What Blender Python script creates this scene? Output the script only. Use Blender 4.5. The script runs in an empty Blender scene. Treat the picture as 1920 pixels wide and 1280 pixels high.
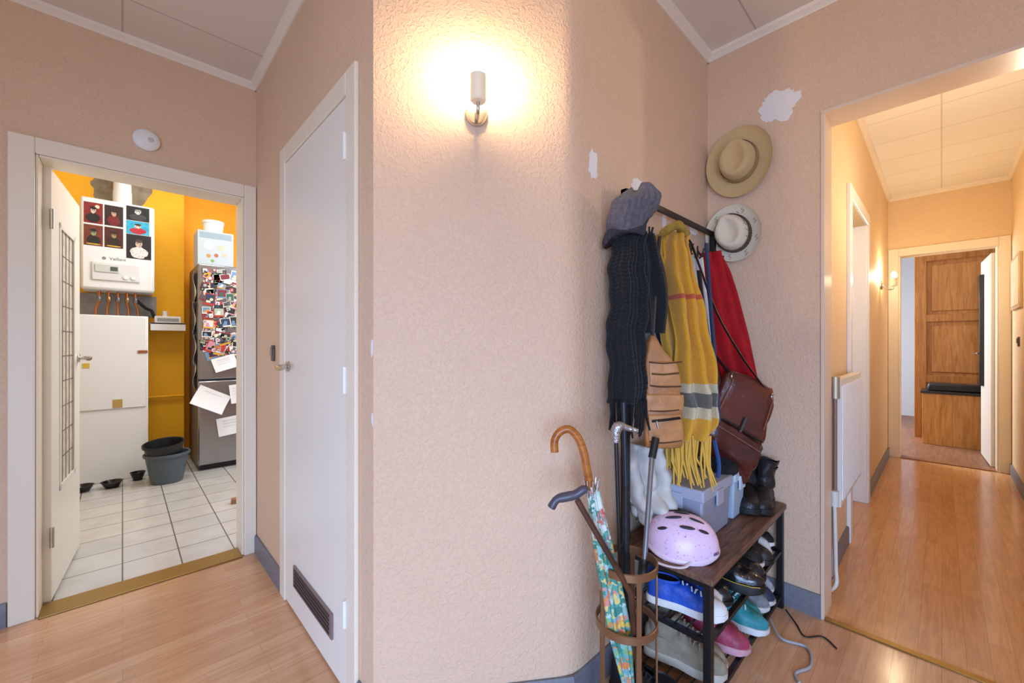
import bpy, math, random, bmesh
from mathutils import Vector, Matrix, noise
random.seed(7)
S=bpy.context.scene
COL=S.collection
pi=math.pi
# ------------------------------------------------------------ helpers
def lin(h):
    h=h.lstrip('#'); o=[]
    for i in (0,2,4):
        c=int(h[i:i+2],16)/255
        o.append(c/12.92 if c<=.04045 else ((c+.055)/1.055)**2.4)
    return (o[0],o[1],o[2],1)
def W(x,d,h): # surveyed frame (right, depth, height) to room axes
    return Vector((.7242*x+.6896*d,-.6896*x+.7242*d,h))
MC={}
def base(name):
    m=bpy.data.materials.new(name); m.use_nodes=True
    n=m.node_tree.nodes; l=m.node_tree.links
    return m,n,l,n['Principled BSDF']
def M(name,hx,r=.6,m=0,b=0,bs=60,v=0,vs=8,em=0,st=(1,1,1),coat=0,sheen=0,trans=0):
    if name in MC: return MC[name]
    mt,n,l,p=base(name)
    c=lin(hx); p.inputs['Base Color'].default_value=c
    p.inputs['Roughness'].default_value=r; p.inputs['Metallic'].default_value=m
    if coat: p.inputs['Coat Weight'].default_value=coat
    if sheen: p.inputs['Sheen Weight'].default_value=sheen
    if trans: p.inputs['Transmission Weight'].default_value=trans
    if em:
        p.inputs['Emission Color'].default_value=c; p.inputs['Emission Strength'].default_value=em
    if b or v:
        tc=n.new('ShaderNodeTexCoord'); mp=n.new('ShaderNodeMapping'); mp.inputs['Scale'].default_value=st
        l.new(tc.outputs['Object'],mp.inputs['Vector'])
    if v:
        t=n.new('ShaderNodeTexNoise'); t.inputs['Scale'].default_value=vs; t.inputs['Detail'].default_value=4
        l.new(mp.outputs[0],t.inputs['Vector'])
        cr=n.new('ShaderNodeValToRGB'); cr.color_ramp.elements[0].position=.3; cr.color_ramp.elements[1].position=.7
        cr.color_ramp.elements[0].color=(c[0]*(1-v),c[1]*(1-v),c[2]*(1-v),1)
        cr.color_ramp.elements[1].color=(min(1,c[0]*(1+v)),min(1,c[1]*(1+v)),min(1,c[2]*(1+v)),1)
        l.new(t.outputs['Fac'],cr.inputs[0]); l.new(cr.outputs[0],p.inputs['Base Color'])
    if b:
        t=n.new('ShaderNodeTexNoise'); t.inputs['Scale'].default_value=bs; t.inputs['Detail'].default_value=3
        l.new(mp.outputs[0],t.inputs['Vector'])
        bp=n.new('ShaderNodeBump'); bp.inputs['Strength'].default_value=b; bp.inputs['Distance'].default_value=.01
        l.new(t.outputs['Fac'],bp.inputs['Height']); l.new(bp.outputs[0],p.inputs['Normal'])
    MC[name]=mt; return mt

ORI={}
def thing(name,label,cat,loc=(0,0,0),rot=(0,0,0),group=None,wc=False,mtx=None,kind=None,scale=1):
    o=bpy.data.objects.new(name,None); COL.objects.link(o); o.empty_display_size=.05
    if mtx is not None: o.matrix_world=mtx
    else: o.location=loc; o.rotation_euler=rot
    if scale!=1: o.scale=(scale,)*3
    if kind: o['kind']=kind
    if label: o['label']=label
    if cat: o['category']=cat
    if group: o['group']=group
    if wc: ORI[o.name]=Vector(loc)
    return o
class MB:
    def __init__(s): s.v=[]; s.f=[]; s.m=[]; s.uv={}
    def add(s,vs,fs,m=0):
        b=len(s.v); s.v+= [Vector(a) for a in vs]
        for f in fs: s.f.append([i+b for i in f]); s.m.append(m)
        return s
    def box(s,x0,x1,y0,y1,z0,z1,m=0):
        return s.add([(x0,y0,z0),(x1,y0,z0),(x1,y1,z0),(x0,y1,z0),(x0,y0,z1),(x1,y0,z1),(x1,y1,z1),(x0,y1,z1)],
          [(0,3,2,1),(4,5,6,7),(0,1,5,4),(1,2,6,5),(2,3,7,6),(3,0,4,7)],m)
    def prism(s,poly,z0,z1,m=0):
        n=len(poly)
        return s.add([(a[0],a[1],z0) for a in poly]+[(a[0],a[1],z1) for a in poly],
          [tuple(range(n-1,-1,-1)),tuple(range(n,2*n))]+[(i,(i+1)%n,n+(i+1)%n,n+i) for i in range(n)],m)
    def loft(s,rings,cap=True,m=0,closed=False):
        n=len(rings[0]); vs=[p for r in rings for p in r]; fs=[]
        k=len(rings)
        for i in range(k if closed else k-1):
            a=i*n; b=((i+1)%k)*n
            for j in range(n):
                j2=(j+1)%n; fs.append((a+j,a+j2,b+j2,b+j))
        if cap and not closed:
            fs.append(tuple(range(n-1,-1,-1))); fs.append(tuple(range((k-1)*n,k*n)))
        return s.add(vs,fs,m)
    def tube(s,pts,r,n=10,closed=False,m=0,flat=1,up=None):
        P=[Vector(p) for p in pts]; k=len(P); rings=[]
        prev=None
        for i in range(k):
            if closed: t=(P[(i+1)%k]-P[i-1])
            else: t=P[min(i+1,k-1)]-P[max(i-1,0)]
            t.normalize()
            if up is not None: q=Vector(up)
            elif prev is None: q=Vector((0,0,1)) if abs(t.z)<.9 else Vector((1,0,0))
            else: q=prev
            a=q-t*q.dot(t)
            if a.length<1e-5: a=t.orthogonal()
            a.normalize(); prev=a; b=t.cross(a)
            rr=r[i] if isinstance(r,(list,tuple)) else r
            rings.append([P[i]+a*(rr*flat*math.cos(2*pi*j/n))+b*(rr*math.sin(2*pi*j/n)) for j in range(n)])
        return s.loft(rings,True,m,closed)
    def cyl(s,p0,p1,r,r1=None,n=20,m=0):
        return s.tube([p0,p1],[r,r if r1 is None else r1],n,m=m)
    def lathe(s,prof,c=(0,0,0),n=28,m=0,sx=1,sy=1,cap=True):
        return s.loft([[Vector((c[0]+r*sx*math.cos(2*pi*j/n),c[1]+r*sy*math.sin(2*pi*j/n),c[2]+z)) for j in range(n)] for r,z in prof],cap,m)
    def ell(s,c,rx,ry,rz,n=16,k=8,m=0):
        prof=[(max(.002,math.sin(pi*i/k)),-math.cos(pi*i/k)*rz) for i in range(k+1)]
        return s.lathe(prof,c,n,m,rx,ry)
    def torus(s,c,R,r,n=32,k=8,axis='z',m=0,fz=1,sx=1,sy=1):
        rings=[]
        for i in range(n):
            a=2*pi*i/n; ring=[]
            for j in range(k):
                b=2*pi*j/k; q=R+r*math.cos(b); z=r*math.sin(b)*fz
                p=(q*math.cos(a)*sx,q*math.sin(a)*sy,z)
                if axis=='y': p=(p[0],p[2],p[1])
                if axis=='x': p=(p[2],p[0],p[1])
                ring.append(Vector(p)+Vector(c))
            rings.append(ring)
        return s.loft(rings,False,m,True)
    def strip(s,p0,p1,nrm,prof,z,m=0):
        a=[(p0[0]+nrm[0]*o,p0[1]+nrm[1]*o,z+h) for o,h in prof]; b=[(p1[0]+nrm[0]*o,p1[1]+nrm[1]*o,z+h) for o,h in prof]
        return s.loft([a,b],True,m)
    def xf(s,mt): s.v=[mt@a for a in s.v]; return s
    def rough(s,amp,sc,seed=0):
        s.v=[a+Vector((noise.noise(a*sc+Vector((seed,0,0))),noise.noise(a*sc+Vector((seed,7,0))),noise.noise(a*sc+Vector((seed,0,9)))))*amp for a in s.v]; return s
    def obj(s,name,mat,T=None,smooth=True,bevel=0,solid=0,sub=0,label=None,cat=None,at=None,group=None,kind=None,ang=40,weld=False):
        me=bpy.data.meshes.new(name)
        off=Vector((0,0,0))
        if T is not None and T.name in ORI: off=ORI[T.name]
        if at is not None: off=Vector(at)
        me.from_pydata([tuple(a-off) for a in s.v],[],s.f)
        mats=mat if isinstance(mat,(list,tuple)) else [mat]
        for x in mats: me.materials.append(x)
        for i,p in enumerate(me.polygons): p.material_index=s.m[i]
        if s.uv:
            ul=me.uv_layers.new(name='UVMap')
            for lp in me.loops: ul.data[lp.index].uv=s.uv.get(lp.vertex_index,(0,0))
        bm=bmesh.new(); bm.from_mesh(me)
        bmesh.ops.recalc_face_normals(bm,faces=bm.faces)
        if smooth:
            for f in bm.faces: f.smooth=True
            for e in bm.edges:
                if len(e.link_faces)==2 and e.calc_face_angle(0)>math.radians(ang): e.smooth=False
        bm.to_mesh(me); bm.free()
        o=bpy.data.objects.new(name,me); COL.objects.link(o)
        if at is not None: o.location=off
        if T is not None: o.parent=T
        if bevel:
            md=o.modifiers.new('b','BEVEL'); md.width=bevel; md.segments=2; md.limit_method='ANGLE'
        if solid:
            md=o.modifiers.new('s','SOLIDIFY'); md.thickness=solid; md.offset=0
        if sub:
            md=o.modifiers.new('u','SUBSURF'); md.levels=sub; md.render_levels=sub
        if label: o['label']=label
        if cat: o['category']=cat
        if group: o['group']=group
        if kind: o['kind']=kind
        return o
def struct(mb,name,mat,label=None,**k):
    return mb.obj(name,mat,kind='structure',label=label,**k)
def text(body,size,mtx,mat,T,name='lettering',ext=.0006):
    cu=bpy.data.curves.new(name,'FONT'); cu.body=body; cu.size=size; cu.extrude=ext; cu.align_x='CENTER'; cu.align_y='CENTER'
    o=bpy.data.objects.new('tmp',cu); COL.objects.link(o)
    dg=bpy.context.evaluated_depsgraph_get(); me=bpy.data.meshes.new_from_object(o.evaluated_get(dg))
    bpy.data.objects.remove(o); me.transform(mtx); me.materials.clear(); me.materials.append(mat)
    if T is not None and T.name in ORI: me.transform(Matrix.Translation(-ORI[T.name]))
    q=bpy.data.objects.new(name,me); COL.objects.link(q); q.parent=T; return q
def frame(o,x,y,z):
    return Matrix(((x[0],y[0],z[0],o[0]),(x[1],y[1],z[1],o[1]),(x[2],y[2],z[2],o[2]),(0,0,0,1)))
def cr(P,t):
    n=len(P)-1; f=min(max(t,0),1)*n; i=min(int(f),n-1); u=f-i
    p0=P[max(i-1,0)];p1=P[i];p2=P[i+1];p3=P[min(i+2,n)]
    return [.5*((2*b)+(-a+c)*u+(2*a-5*b+4*c-d)*u*u+(-a+3*b-3*c+d)*u**3) for a,b,c,d in zip(p0,p1,p2,p3)]
def smoothpts(P,n):
    return [Vector(cr([tuple(p) for p in P],i/(n-1))) for i in range(n)]
def drape(name,rows,mat,T=None,nx=30,ny=54,waves=3,amp=.012,ph=0,thick=.005,disp=None,crumple=0,edge=0,**k):
    mb=MB()
    for i in range(ny):
        t=i/(ny-1); h,xl,xr,d=cr(rows,t)
        if edge:
            xl+=edge*math.sin(t*17+ph)+edge*.5*math.sin(t*41+ph); xr+=edge*math.sin(t*13+ph+2)+edge*.5*math.sin(t*37+ph)
        for j in range(nx):
            q=j/(nx-1)
            w=amp*math.sin(2*pi*waves*q+ph+.9*math.sin(t*4+ph))*(.6+.6*t)+.4*amp*math.sin(9*t+5*q+ph)
            e=-.9*amp*(2*abs(q-.5))**3
            if disp: w-=disp(q,t)
            if crumple: w+=crumple*noise.noise(Vector((q*3+ph,t*5,ph*3)))
            p=W(xl+(xr-xl)*q,d+w-e,h); mb.uv[len(mb.v)]=(q,1-t); mb.v.append(p)
    for i in range(ny-1):
        for j in range(nx-1):
            a=i*nx+j; mb.f.append([a,a+1,a+nx+1,a+nx]); mb.m.append(0)
    return mb.obj(name,mat,T,solid=thick,ang=80,**k)
def knitfn(cols,rows,amp):
    def f(q,t):
        c=q*cols; fc=c-math.floor(c); r=t*rows+ (0.35 if int(math.floor(c))%2 else -.35)*(fc-.5)*2
        a=math.sin(pi*fc)**.7; b=abs(math.sin(pi*r))**.6
        return amp*a*b
    return f
def fringe(name,row,length,mat,T,n=16,r=.003,dx=.0,tw=.01):
    mb=MB(); h,xl,xr,d=row
    for i in range(n):
        x=xl+(xr-xl)*(i+.5)/n; L=length*random.uniform(.8,1.1); dd=random.uniform(-.01,.01)
        mb.tube([W(x,d+dd,h+.01),W(x+random.uniform(-tw,tw)*.5,d+dd,h-L*.5),W(x+dx+random.uniform(-tw,tw),d+dd,h-L)],[r,r*1.1,r*.7],6)
    return mb.obj(name,mat,T)

# ------------------------------------------------------------ special materials
def coords(n,l,scale=(1,1,1),rot=(0,0,0),out='Object'):
    tc=n.new('ShaderNodeTexCoord'); mp=n.new('ShaderNodeMapping')
    mp.inputs['Scale'].default_value=scale; mp.inputs['Rotation'].default_value=rot
    l.new(tc.outputs[out],mp.inputs['Vector']); return mp.outputs[0]
def wallpaper(name,hx):
    m,n,l,p=base(name); c=lin(hx); co=coords(n,l)
    t=n.new('ShaderNodeTexNoise'); t.inputs['Scale'].default_value=2.2; t.inputs['Detail'].default_value=4; l.new(co,t.inputs['Vector'])
    r=n.new('ShaderNodeValToRGB'); e=r.color_ramp.elements; e[0].position=.3;e[1].position=.75
    e[0].color=(c[0]*.97,c[1]*.96,c[2]*.95,1); e[1].color=(min(1,c[0]*1.02),min(1,c[1]*1.02),min(1,c[2]*1.03),1)
    l.new(t.outputs['Fac'],r.inputs[0]); l.new(r.outputs[0],p.inputs['Base Color'])
    a=n.new('ShaderNodeTexNoise'); a.inputs['Scale'].default_value=90; a.inputs['Detail'].default_value=3; a.inputs['Distortion'].default_value=.8; l.new(co,a.inputs['Vector'])
    rr=n.new('ShaderNodeValToRGB'); rr.color_ramp.elements[0].position=.46; rr.color_ramp.elements[1].position=.7; l.new(a.outputs['Fac'],rr.inputs[0])
    b=n.new('ShaderNodeBump'); b.inputs['Strength'].default_value=.55; b.inputs['Distance'].default_value=.0026
    l.new(rr.outputs[0],b.inputs['Height']); l.new(b.outputs[0],p.inputs['Normal']); p.inputs['Roughness'].default_value=.6
    return m
def laminate(name,c1,c2,c3):
    m,n,l,p=base(name); co=coords(n,l)
    br=n.new('ShaderNodeTexBrick'); br.offset=.37; br.inputs['Scale'].default_value=1
    br.inputs['Brick Width'].default_value=.62; br.inputs['Row Height'].default_value=.064; br.inputs['Mortar Size'].default_value=.0006
    br.inputs['Color1'].default_value=lin(c1); br.inputs['Color2'].default_value=lin(c2); br.inputs['Mortar'].default_value=lin(c3)
    l.new(co,br.inputs['Vector'])
    g=n.new('ShaderNodeTexNoise'); g.inputs['Scale'].default_value=5; g.inputs['Detail'].default_value=7; g.inputs['Distortion'].default_value=1.2
    l.new(coords(n,l,(.9,11,1)),g.inputs['Vector'])
    r=n.new('ShaderNodeValToRGB'); r.color_ramp.elements[0].position=.35; r.color_ramp.elements[1].position=.65
    r.color_ramp.elements[0].color=(.82,.77,.72,1); r.color_ramp.elements[1].color=(1,1,1,1); l.new(g.outputs['Fac'],r.inputs[0])
    x=n.new('ShaderNodeMix'); x.data_type='RGBA'; x.blend_type='MULTIPLY'; x.inputs[0].default_value=.8
    l.new(br.outputs['Color'],x.inputs[6]); l.new(r.outputs[0],x.inputs[7]); l.new(x.outputs[2],p.inputs['Base Color'])
    p.inputs['Roughness'].default_value=.17
    return m
def tiles(name,c1,c2,g,w,h,mort,rough=.3,bump=.3,noise=.0):
    m,n,l,p=base(name); br=n.new('ShaderNodeTexBrick'); br.offset=0; br.inputs['Scale'].default_value=1
    br.inputs['Brick Width'].default_value=w; br.inputs['Row Height'].default_value=h; br.inputs['Mortar Size'].default_value=mort
    br.inputs['Mortar Smooth'].default_value=.1
    br.inputs['Color1'].default_value=lin(c1); br.inputs['Color2'].default_value=lin(c2); br.inputs['Mortar'].default_value=lin(g)
    l.new(coords(n,l),br.inputs['Vector'])
    out=br.outputs['Color']
    if noise:
        t=n.new('ShaderNodeTexNoise'); t.inputs['Scale'].default_value=7; t.inputs['Detail'].default_value=6; l.new(coords(n,l),t.inputs['Vector'])
        r=n.new('ShaderNodeValToRGB'); r.color_ramp.elements[0].color=(1-noise,1-noise,1-noise,1); r.color_ramp.elements[0].position=.35; r.color_ramp.elements[1].position=.6
        l.new(t.outputs['Fac'],r.inputs[0])
        x=n.new('ShaderNodeMix'); x.data_type='RGBA'; x.blend_type='MULTIPLY'; x.inputs[0].default_value=1
        l.new(out,x.inputs[6]); l.new(r.outputs[0],x.inputs[7]); out=x.outputs[2]
    l.new(out,p.inputs['Base Color'])
    b=n.new('ShaderNodeBump'); b.invert=True; b.inputs['Strength'].default_value=bump; b.inputs['Distance'].default_value=.003
    l.new(br.outputs['Fac'],b.inputs['Height']); l.new(b.outputs[0],p.inputs['Normal']); p.inputs['Roughness'].default_value=rough
    return m
def wood(name,c1,c2,st=(1,12,12),rough=.45,sc=3):
    m,n,l,p=base(name); t=n.new('ShaderNodeTexNoise'); t.inputs['Scale'].default_value=sc; t.inputs['Detail'].default_value=6; t.inputs['Distortion'].default_value=.8
    l.new(coords(n,l,st),t.inputs['Vector']); r=n.new('ShaderNodeValToRGB')
    r.color_ramp.elements[0].position=.32; r.color_ramp.elements[1].position=.68
    r.color_ramp.elements[0].color=lin(c1); r.color_ramp.elements[1].color=lin(c2)
    l.new(t.outputs['Fac'],r.inputs[0]); l.new(r.outputs[0],p.inputs['Base Color']); p.inputs['Roughness'].default_value=rough
    return m
def cloth(name,stops,kd=.003,sheen=.3,rough=.9,var=.1):
    """stops: list (t from bottom 0 to top 1, colour)"""
    m,n,l,p=base(name); tc=n.new('ShaderNodeTexCoord'); sp=n.new('ShaderNodeSeparateXYZ'); l.new(tc.outputs['UV'],sp.inputs[0])
    r=n.new('ShaderNodeValToRGB'); r.color_ramp.interpolation='CONSTANT'
    e=r.color_ramp.elements
    while len(e)>1: e.remove(e[-1])
    e[0].position=0; e[0].color=lin(stops[0][1])
    for t,c in stops[1:]:
        q=e.new(t); q.color=lin(c)
    l.new(sp.outputs[1],r.inputs[0])
    t=n.new('ShaderNodeTexNoise'); t.inputs['Scale'].default_value=90; l.new(tc.outputs['Object'],t.inputs['Vector'])
    rr=n.new('ShaderNodeValToRGB'); rr.color_ramp.elements[0].color=(1-var*2,1-var*2,1-var*2,1); l.new(t.outputs['Fac'],rr.inputs[0])
    x=n.new('ShaderNodeMix'); x.data_type='RGBA'; x.blend_type='MULTIPLY'; x.inputs[0].default_value=1
    l.new(r.outputs[0],x.inputs[6]); l.new(rr.outputs[0],x.inputs[7]); l.new(x.outputs[2],p.inputs['Base Color'])
    p.inputs['Roughness'].default_value=rough; p.inputs['Sheen Weight'].default_value=sheen
    b=n.new('ShaderNodeBump'); b.inputs['Distance'].default_value=kd; b.inputs['Strength'].default_value=.9
    l.new(t.outputs['Fac'],b.inputs['Height'])
    l.new(b.outputs[0],p.inputs['Normal']); return m
def blotch(name,cols,scale=30,rough=.6,dist=.03):
    m,n,l,p=base(name); vo=n.new('ShaderNodeTexVoronoi'); vo.inputs['Scale'].default_value=scale
    co=coords(n,l); nz=n.new('ShaderNodeTexNoise'); nz.inputs['Scale'].default_value=40; l.new(co,nz.inputs['Vector'])
    ad=n.new('ShaderNodeVectorMath'); ad.operation='MULTIPLY_ADD'; l.new(nz.outputs['Color'],ad.inputs[0]); ad.inputs[1].default_value=(dist,dist,dist); l.new(co,ad.inputs[2])
    l.new(ad.outputs[0],vo.inputs['Vector']); sp=n.new('ShaderNodeSeparateColor'); l.new(vo.outputs['Color'],sp.inputs[0])
    r=n.new('ShaderNodeValToRGB'); r.color_ramp.interpolation='CONSTANT'; e=r.color_ramp.elements
    while len(e)>1: e.remove(e[-1])
    e[0].position=0; e[0].color=lin(cols[0])
    for i,c in enumerate(cols[1:]):
        q=e.new((i+1)/len(cols)); q.color=lin(c)
    l.new(sp.outputs[0],r.inputs[0]); l.new(r.outputs[0],p.inputs['Base Color']); p.inputs['Roughness'].default_value=rough
    return m
def spots(name,bg,fg,scale=40,th=.25,rough=.35,dist=.02):
    m,n,l,p=base(name); vo=n.new('ShaderNodeTexVoronoi'); vo.inputs['Scale'].default_value=scale
    co=coords(n,l); nz=n.new('ShaderNodeTexNoise'); nz.inputs['Scale'].default_value=90; l.new(co,nz.inputs['Vector'])
    ad=n.new('ShaderNodeVectorMath'); ad.operation='MULTIPLY_ADD'; l.new(nz.outputs['Color'],ad.inputs[0]); ad.inputs[1].default_value=(dist,dist,dist); l.new(co,ad.inputs[2])
    l.new(ad.outputs[0],vo.inputs['Vector']); r=n.new('ShaderNodeValToRGB'); r.color_ramp.interpolation='CONSTANT'
    r.color_ramp.elements[0].color=lin(fg); r.color_ramp.elements[1].color=lin(bg); r.color_ramp.elements[1].position=th
    l.new(vo.outputs['Distance'],r.inputs[0]); l.new(r.outputs[0],p.inputs['Base Color']); p.inputs['Roughness'].default_value=rough
    return m

wallM=wallpaper('peach_textured_wallpaper','#E2C1A3')
hallM=wallpaper('beige_hall_wallpaper','#EACFA6')
floorM=laminate('beech_laminate','#E0B692','#D3A47F','#B08764')
hfloorM=laminate('beech_laminate_hall','#E6B483','#DAA473','#B58455')
ceilM=tiles('ceiling_panel','#E8E0D6','#E4DCD2','#C6BCB2',1.2,.6,.004,.7,.4)
hceilM=tiles('hall_ceiling_panel','#F4F1EC','#F1EEE8','#D6CFC6',.42,.42,.004,.6,.4)
tileM=tiles('kitchen_floor_tile','#CFCECC','#C6C6C6','#6E6A67',.235,.235,.0034,.22,.5,.1)
creamM=M('cream_gloss_paint','#F0E5D0',.35,b=.03,bs=20)
whiteM=M('white_gloss_door_paint','#F0F0EC',.3,b=.02,bs=15)
crownM=M('cream_crown_paint','#EFE5D6',.5)
baseM=M('slate_grey_skirting','#75767E',.45,v=.12,vs=60)
brassM=M('brass_strip','#A98A4E',.4,m=.85)
nickel=M('brushed_nickel','#C4C0BA',.25,m=1)
satin=M('glowing_lamp_cup','#EFE4CC',.4,m=.1,em=.12)  # faint emission paints the bulb's light onto the metal cup
steel=M('brushed_steel','#A6A8AC',.26,m=.9,v=.06,vs=4,st=(1,1,30))
black=M('black_powder_coated_metal','#1B1B1D',.45,m=.3)
blackp=M('black_plastic','#17181B',.35)
whitep=M('white_plastic','#EDEDEB',.35)
yellowM=M('mustard_yellow_paint','#FBB70A',.6,b=.25,bs=30,v=.06,vs=3)
shadeYellowM=M('shaded_mustard_paint','#F8AF0C',.6,b=.25,bs=30,v=.06,vs=3)  # same yellow wall, with the recess shade put into the colour
copper=M('copper_pipe','#C07A4E',.3,m=.9)

# ------------------------------------------------------------ room shell
H=2.655
A=(.553,2.70);B=(.553,1.193);C=(1.067,.83);D=(2.181,.83)
struct(MB().box(-2.6,2.19,-2.6,2.70,-.05,0),'floor',floorM)
struct(MB().box(2.19,6.0,-.6,.55,-.05,0),'floor_hallway',hfloorM)
struct(MB().box(-1.5,1.8,2.70,5.9,-.06,-.005),'floor_kitchen',tileM)
struct(MB().box(6.0,9.5,-2,2,-.05,0),'floor_bedroom',wood('dark_parquet','#7A5440','#9A6C4C'))
struct(MB().box(-2.6,2.3,-2.6,2.75,H,H+.05),'ceiling',ceilM)
struct(MB().box(2.3,5.9,-.6,.5,2.71,2.76),'ceiling_hallway',hceilM)
struct(MB().box(-1.5,1.8,2.85,5.9,3.1,3.15),'ceiling_kitchen',M('kitchen_ceiling','#EEE8DC'))
struct(MB().box(5.95,9.5,-2,2,2.7,2.75),'ceiling_bedroom',M('bedroom_ceiling','#E4E2E0'))
OL,OR=-.272,.492
struct(MB().box(-2.6,OL,2.70,2.85,0,3.1).box(OL,OR,2.70,2.85,2.0,3.1).box(OR,.75,2.70,2.85,0,3.1),'wall_north',wallM)
struct(MB().prism([B,(.70,1.15),(.70,2.70),A],0,H),'wall_closet',wallM)
pl=[B]
c0=Vector(C)-Vector((.514,-.363)).normalized()*.05; c1=Vector(C)+Vector((.05,0))
for i in range(7):
    t=i/6; pl.append(tuple(c0*(1-t)**2+Vector(C)*2*t*(1-t)+c1*t*t))
pl+= [(1.117,1.0),(.70,1.28)]
struct(MB().prism(pl,0,H),'wall_lamp',wallM,ang=25)
struct(MB().box(1.117,2.181,.83,.98,0,H),'wall_coat',wallM)
struct(MB().box(2.181,2.331,.357,.98,0,2.75).box(2.181,2.331,-.40,.357,2.18,2.75).box(2.181,2.331,-2.6,-.40,0,2.75),'wall_east',wallM)
struct(MB().box(2.331,3.2,.39,.54,0,2.71),'wall_hall_west',hallM)
struct(MB().box(3.2,4.0,.39,.54,2.06,2.71),'wall_hall_door_head',hallM)
struct(MB().box(4.0,5.85,.39,.54,0,2.71),'wall_hall_west_end',hallM)
struct(MB().box(2.331,6.0,-.59,-.439,0,2.71),'wall_hall_east',hallM)
struct(MB().box(5.85,6.0,.308,.54,0,2.71).box(5.85,6.0,-.364,.308,2.09,2.71).box(5.85,6.0,-.439,-.364,0,2.71),'wall_hall_end',hallM)
struct(MB().box(-1.6,-1.5,2.85,5.9,0,3.1),'wall_kitchen_west',M('kitchen_plain_wall','#E8D9B8'))
struct(MB().box(1.8,1.9,2.70,5.9,0,3.1),'wall_kitchen_east',M('kitchen_plain_wall','#E8D9B8'))
struct(MB().box(-1.5,.452,5.3,5.9,0,3.1),'wall_kitchen_back',yellowM)
struct(MB().box(.452,1.8,5.6,5.9,0,3.1),'wall_kitchen_recess',shadeYellowM)
bw=M('bedroom_pale_wall','#DCE2EC',.8)
struct(MB().box(9.4,9.5,-2,2,0,2.7),'wall_bedroom_back',bw)
struct(MB().box(6.0,9.5,2,2.1,0,2.7),'wall_bedroom_north',bw)
struct(MB().box(6.0,9.5,-2.1,-2,0,2.7),'wall_bedroom_south',bw)
cp=[(0,0),(0,-.034),(.007,-.034),(.015,-.022),(.027,-.014),(.031,0)]
nl=(-.577,-.817)
def crown(nm,p0,p1,nr,z=H): struct(MB().strip(p0,p1,nr,cp,z),nm,crownM)
crown('trim_1',(-2.6,2.70),(.553,2.70),(0,-1)); crown('trim_2',(.553,2.70),(.553,1.193),(-1,0))
crown('trim_3',B,C,nl); crown('trim_4',C,D,(0,-1)); crown('trim_5',(2.181,.83),(2.181,-2.5),(-1,0))
crown('trim_6',(2.331,.39),(5.85,.39),(0,-1),2.71); crown('trim_7',(2.331,-.439),(5.85,-.439),(0,1),2.71); crown('trim_8',(5.85,.39),(5.85,-.439),(-1,0),2.71)
crown('trim_9',(2.331,-.4),(2.331,.39),(1,0),2.71)
bp_=[(0,0),(0,.1),(.008,.1),(.013,.092),(.013,0)]
def bb(nm,p0,p1,nr): struct(MB().strip(p0,p1,nr,bp_,0),nm,baseM)
bb('baseboard_north',(-2.6,2.70),(OL-.08,2.70),(0,-1)); bb('baseboard_closet',(.553,2.70),(.553,2.165),(-1,0))
bb('baseboard_closet_corner',(.553,1.29),(.553,1.193),(-1,0))
bb('baseboard_lamp',B,C,nl); bb('baseboard_coat',C,D,(0,-1)); bb('baseboard_east',(2.181,.83),(2.181,.357),(-1,0))
bb('baseboard_hall_west',(2.34,.39),(3.12,.39),(0,-1)); bb('baseboard_hall_far',(4.08,.39),(5.85,.39),(0,-1)); bb('baseboard_hall_east',(2.34,-.439),(5.85,-.439),(0,1))
struct(MB().prism([(2.174,.358),(2.174,.346),(2.338,.346),(2.338,.3565)],0,2.1675),'trim_10',M('peach_gloss_trim','#E3CDB6',.3))
struct(MB().box(2.1735,2.3385,-.399,.3585,2.168,2.1815),'trim_18',MC['peach_gloss_trim'])
def casing(nm,boxes,mat=creamM): 
    mb=MB()
    for b in boxes: mb.box(*b)
    struct(mb,nm,mat,bevel=.004,smooth=False)
casing('trim_11',[(OL-.075,OL,2.68,2.70,0,2.07),(OR,.55,2.68,2.70,0,2.07),(OL,OR,2.68,2.70,2.0,2.07),
   (OL,OL+.01,2.69,2.85,0,2.0),(OR-.01,OR,2.69,2.85,0,2.0),(OL+.01,OR-.01,2.69,2.85,1.99,2.0)])
casing('trim_12',[(.538,.553,2.083,2.16,0,2.09),(.538,.553,1.295,1.372,0,2.09),(.538,.553,1.372,2.083,2.013,2.09)])
casing('trim_13',[(3.12,3.2,.37,.39,0,2.14),(4.0,4.08,.37,.39,0,2.14),(3.2,4.0,.37,.39,2.06,2.14),(3.2,3.215,.38,.54,0,2.06),(3.985,4.0,.38,.54,0,2.06)],whiteM)
casing('trim_14',[(5.83,5.85,.308,.388,0,2.17),(5.83,5.85,-.437,-.364,0,2.17),(5.83,5.85,-.364,.308,2.09,2.17),(5.84,6.0,.295,.308,0,2.09),(5.84,6.0,-.364,-.351,0,2.09)])
struct(MB().box(OL+.01,OR-.01,2.665,2.80,0,.008),'trim_15',brassM,bevel=.003)
struct(MB().box(2.168,2.20,-.40,.345,0,.006),'trim_16',brassM,bevel=.002)
struct(MB().box(5.84,6.0,-.351,.295,0,.008),'trim_17',wood('oak_sill','#7C5235','#99683F'))
def patch(wallname,c,ux,rx,rz,seed,off,n=60):
    random.seed(seed); vs=[]
    for i in range(n):
        a=2*pi*i/n; k=1+.42*noise.noise(Vector((1.9*math.cos(a),1.9*math.sin(a),seed*3.3)))+.16*noise.noise(Vector((7*math.cos(a),7*math.sin(a),seed)))
        vs.append(Vector(c)+Vector(ux)*(rx*k*math.cos(a))+Vector((0,0,1))*(rz*k*math.sin(a)))
    bk=[p-Vector(off) for p in vs]
    MB().loft([bk,vs]).obj('plaster_patch',M('white_filler_plaster','#EFEBE8',.9),bpy.data.objects[wallname],smooth=False)
patch('wall_east',(2.1795,.515,2.275),(0,1,0),.080,.068,3,(-.001,0,0))
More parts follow.
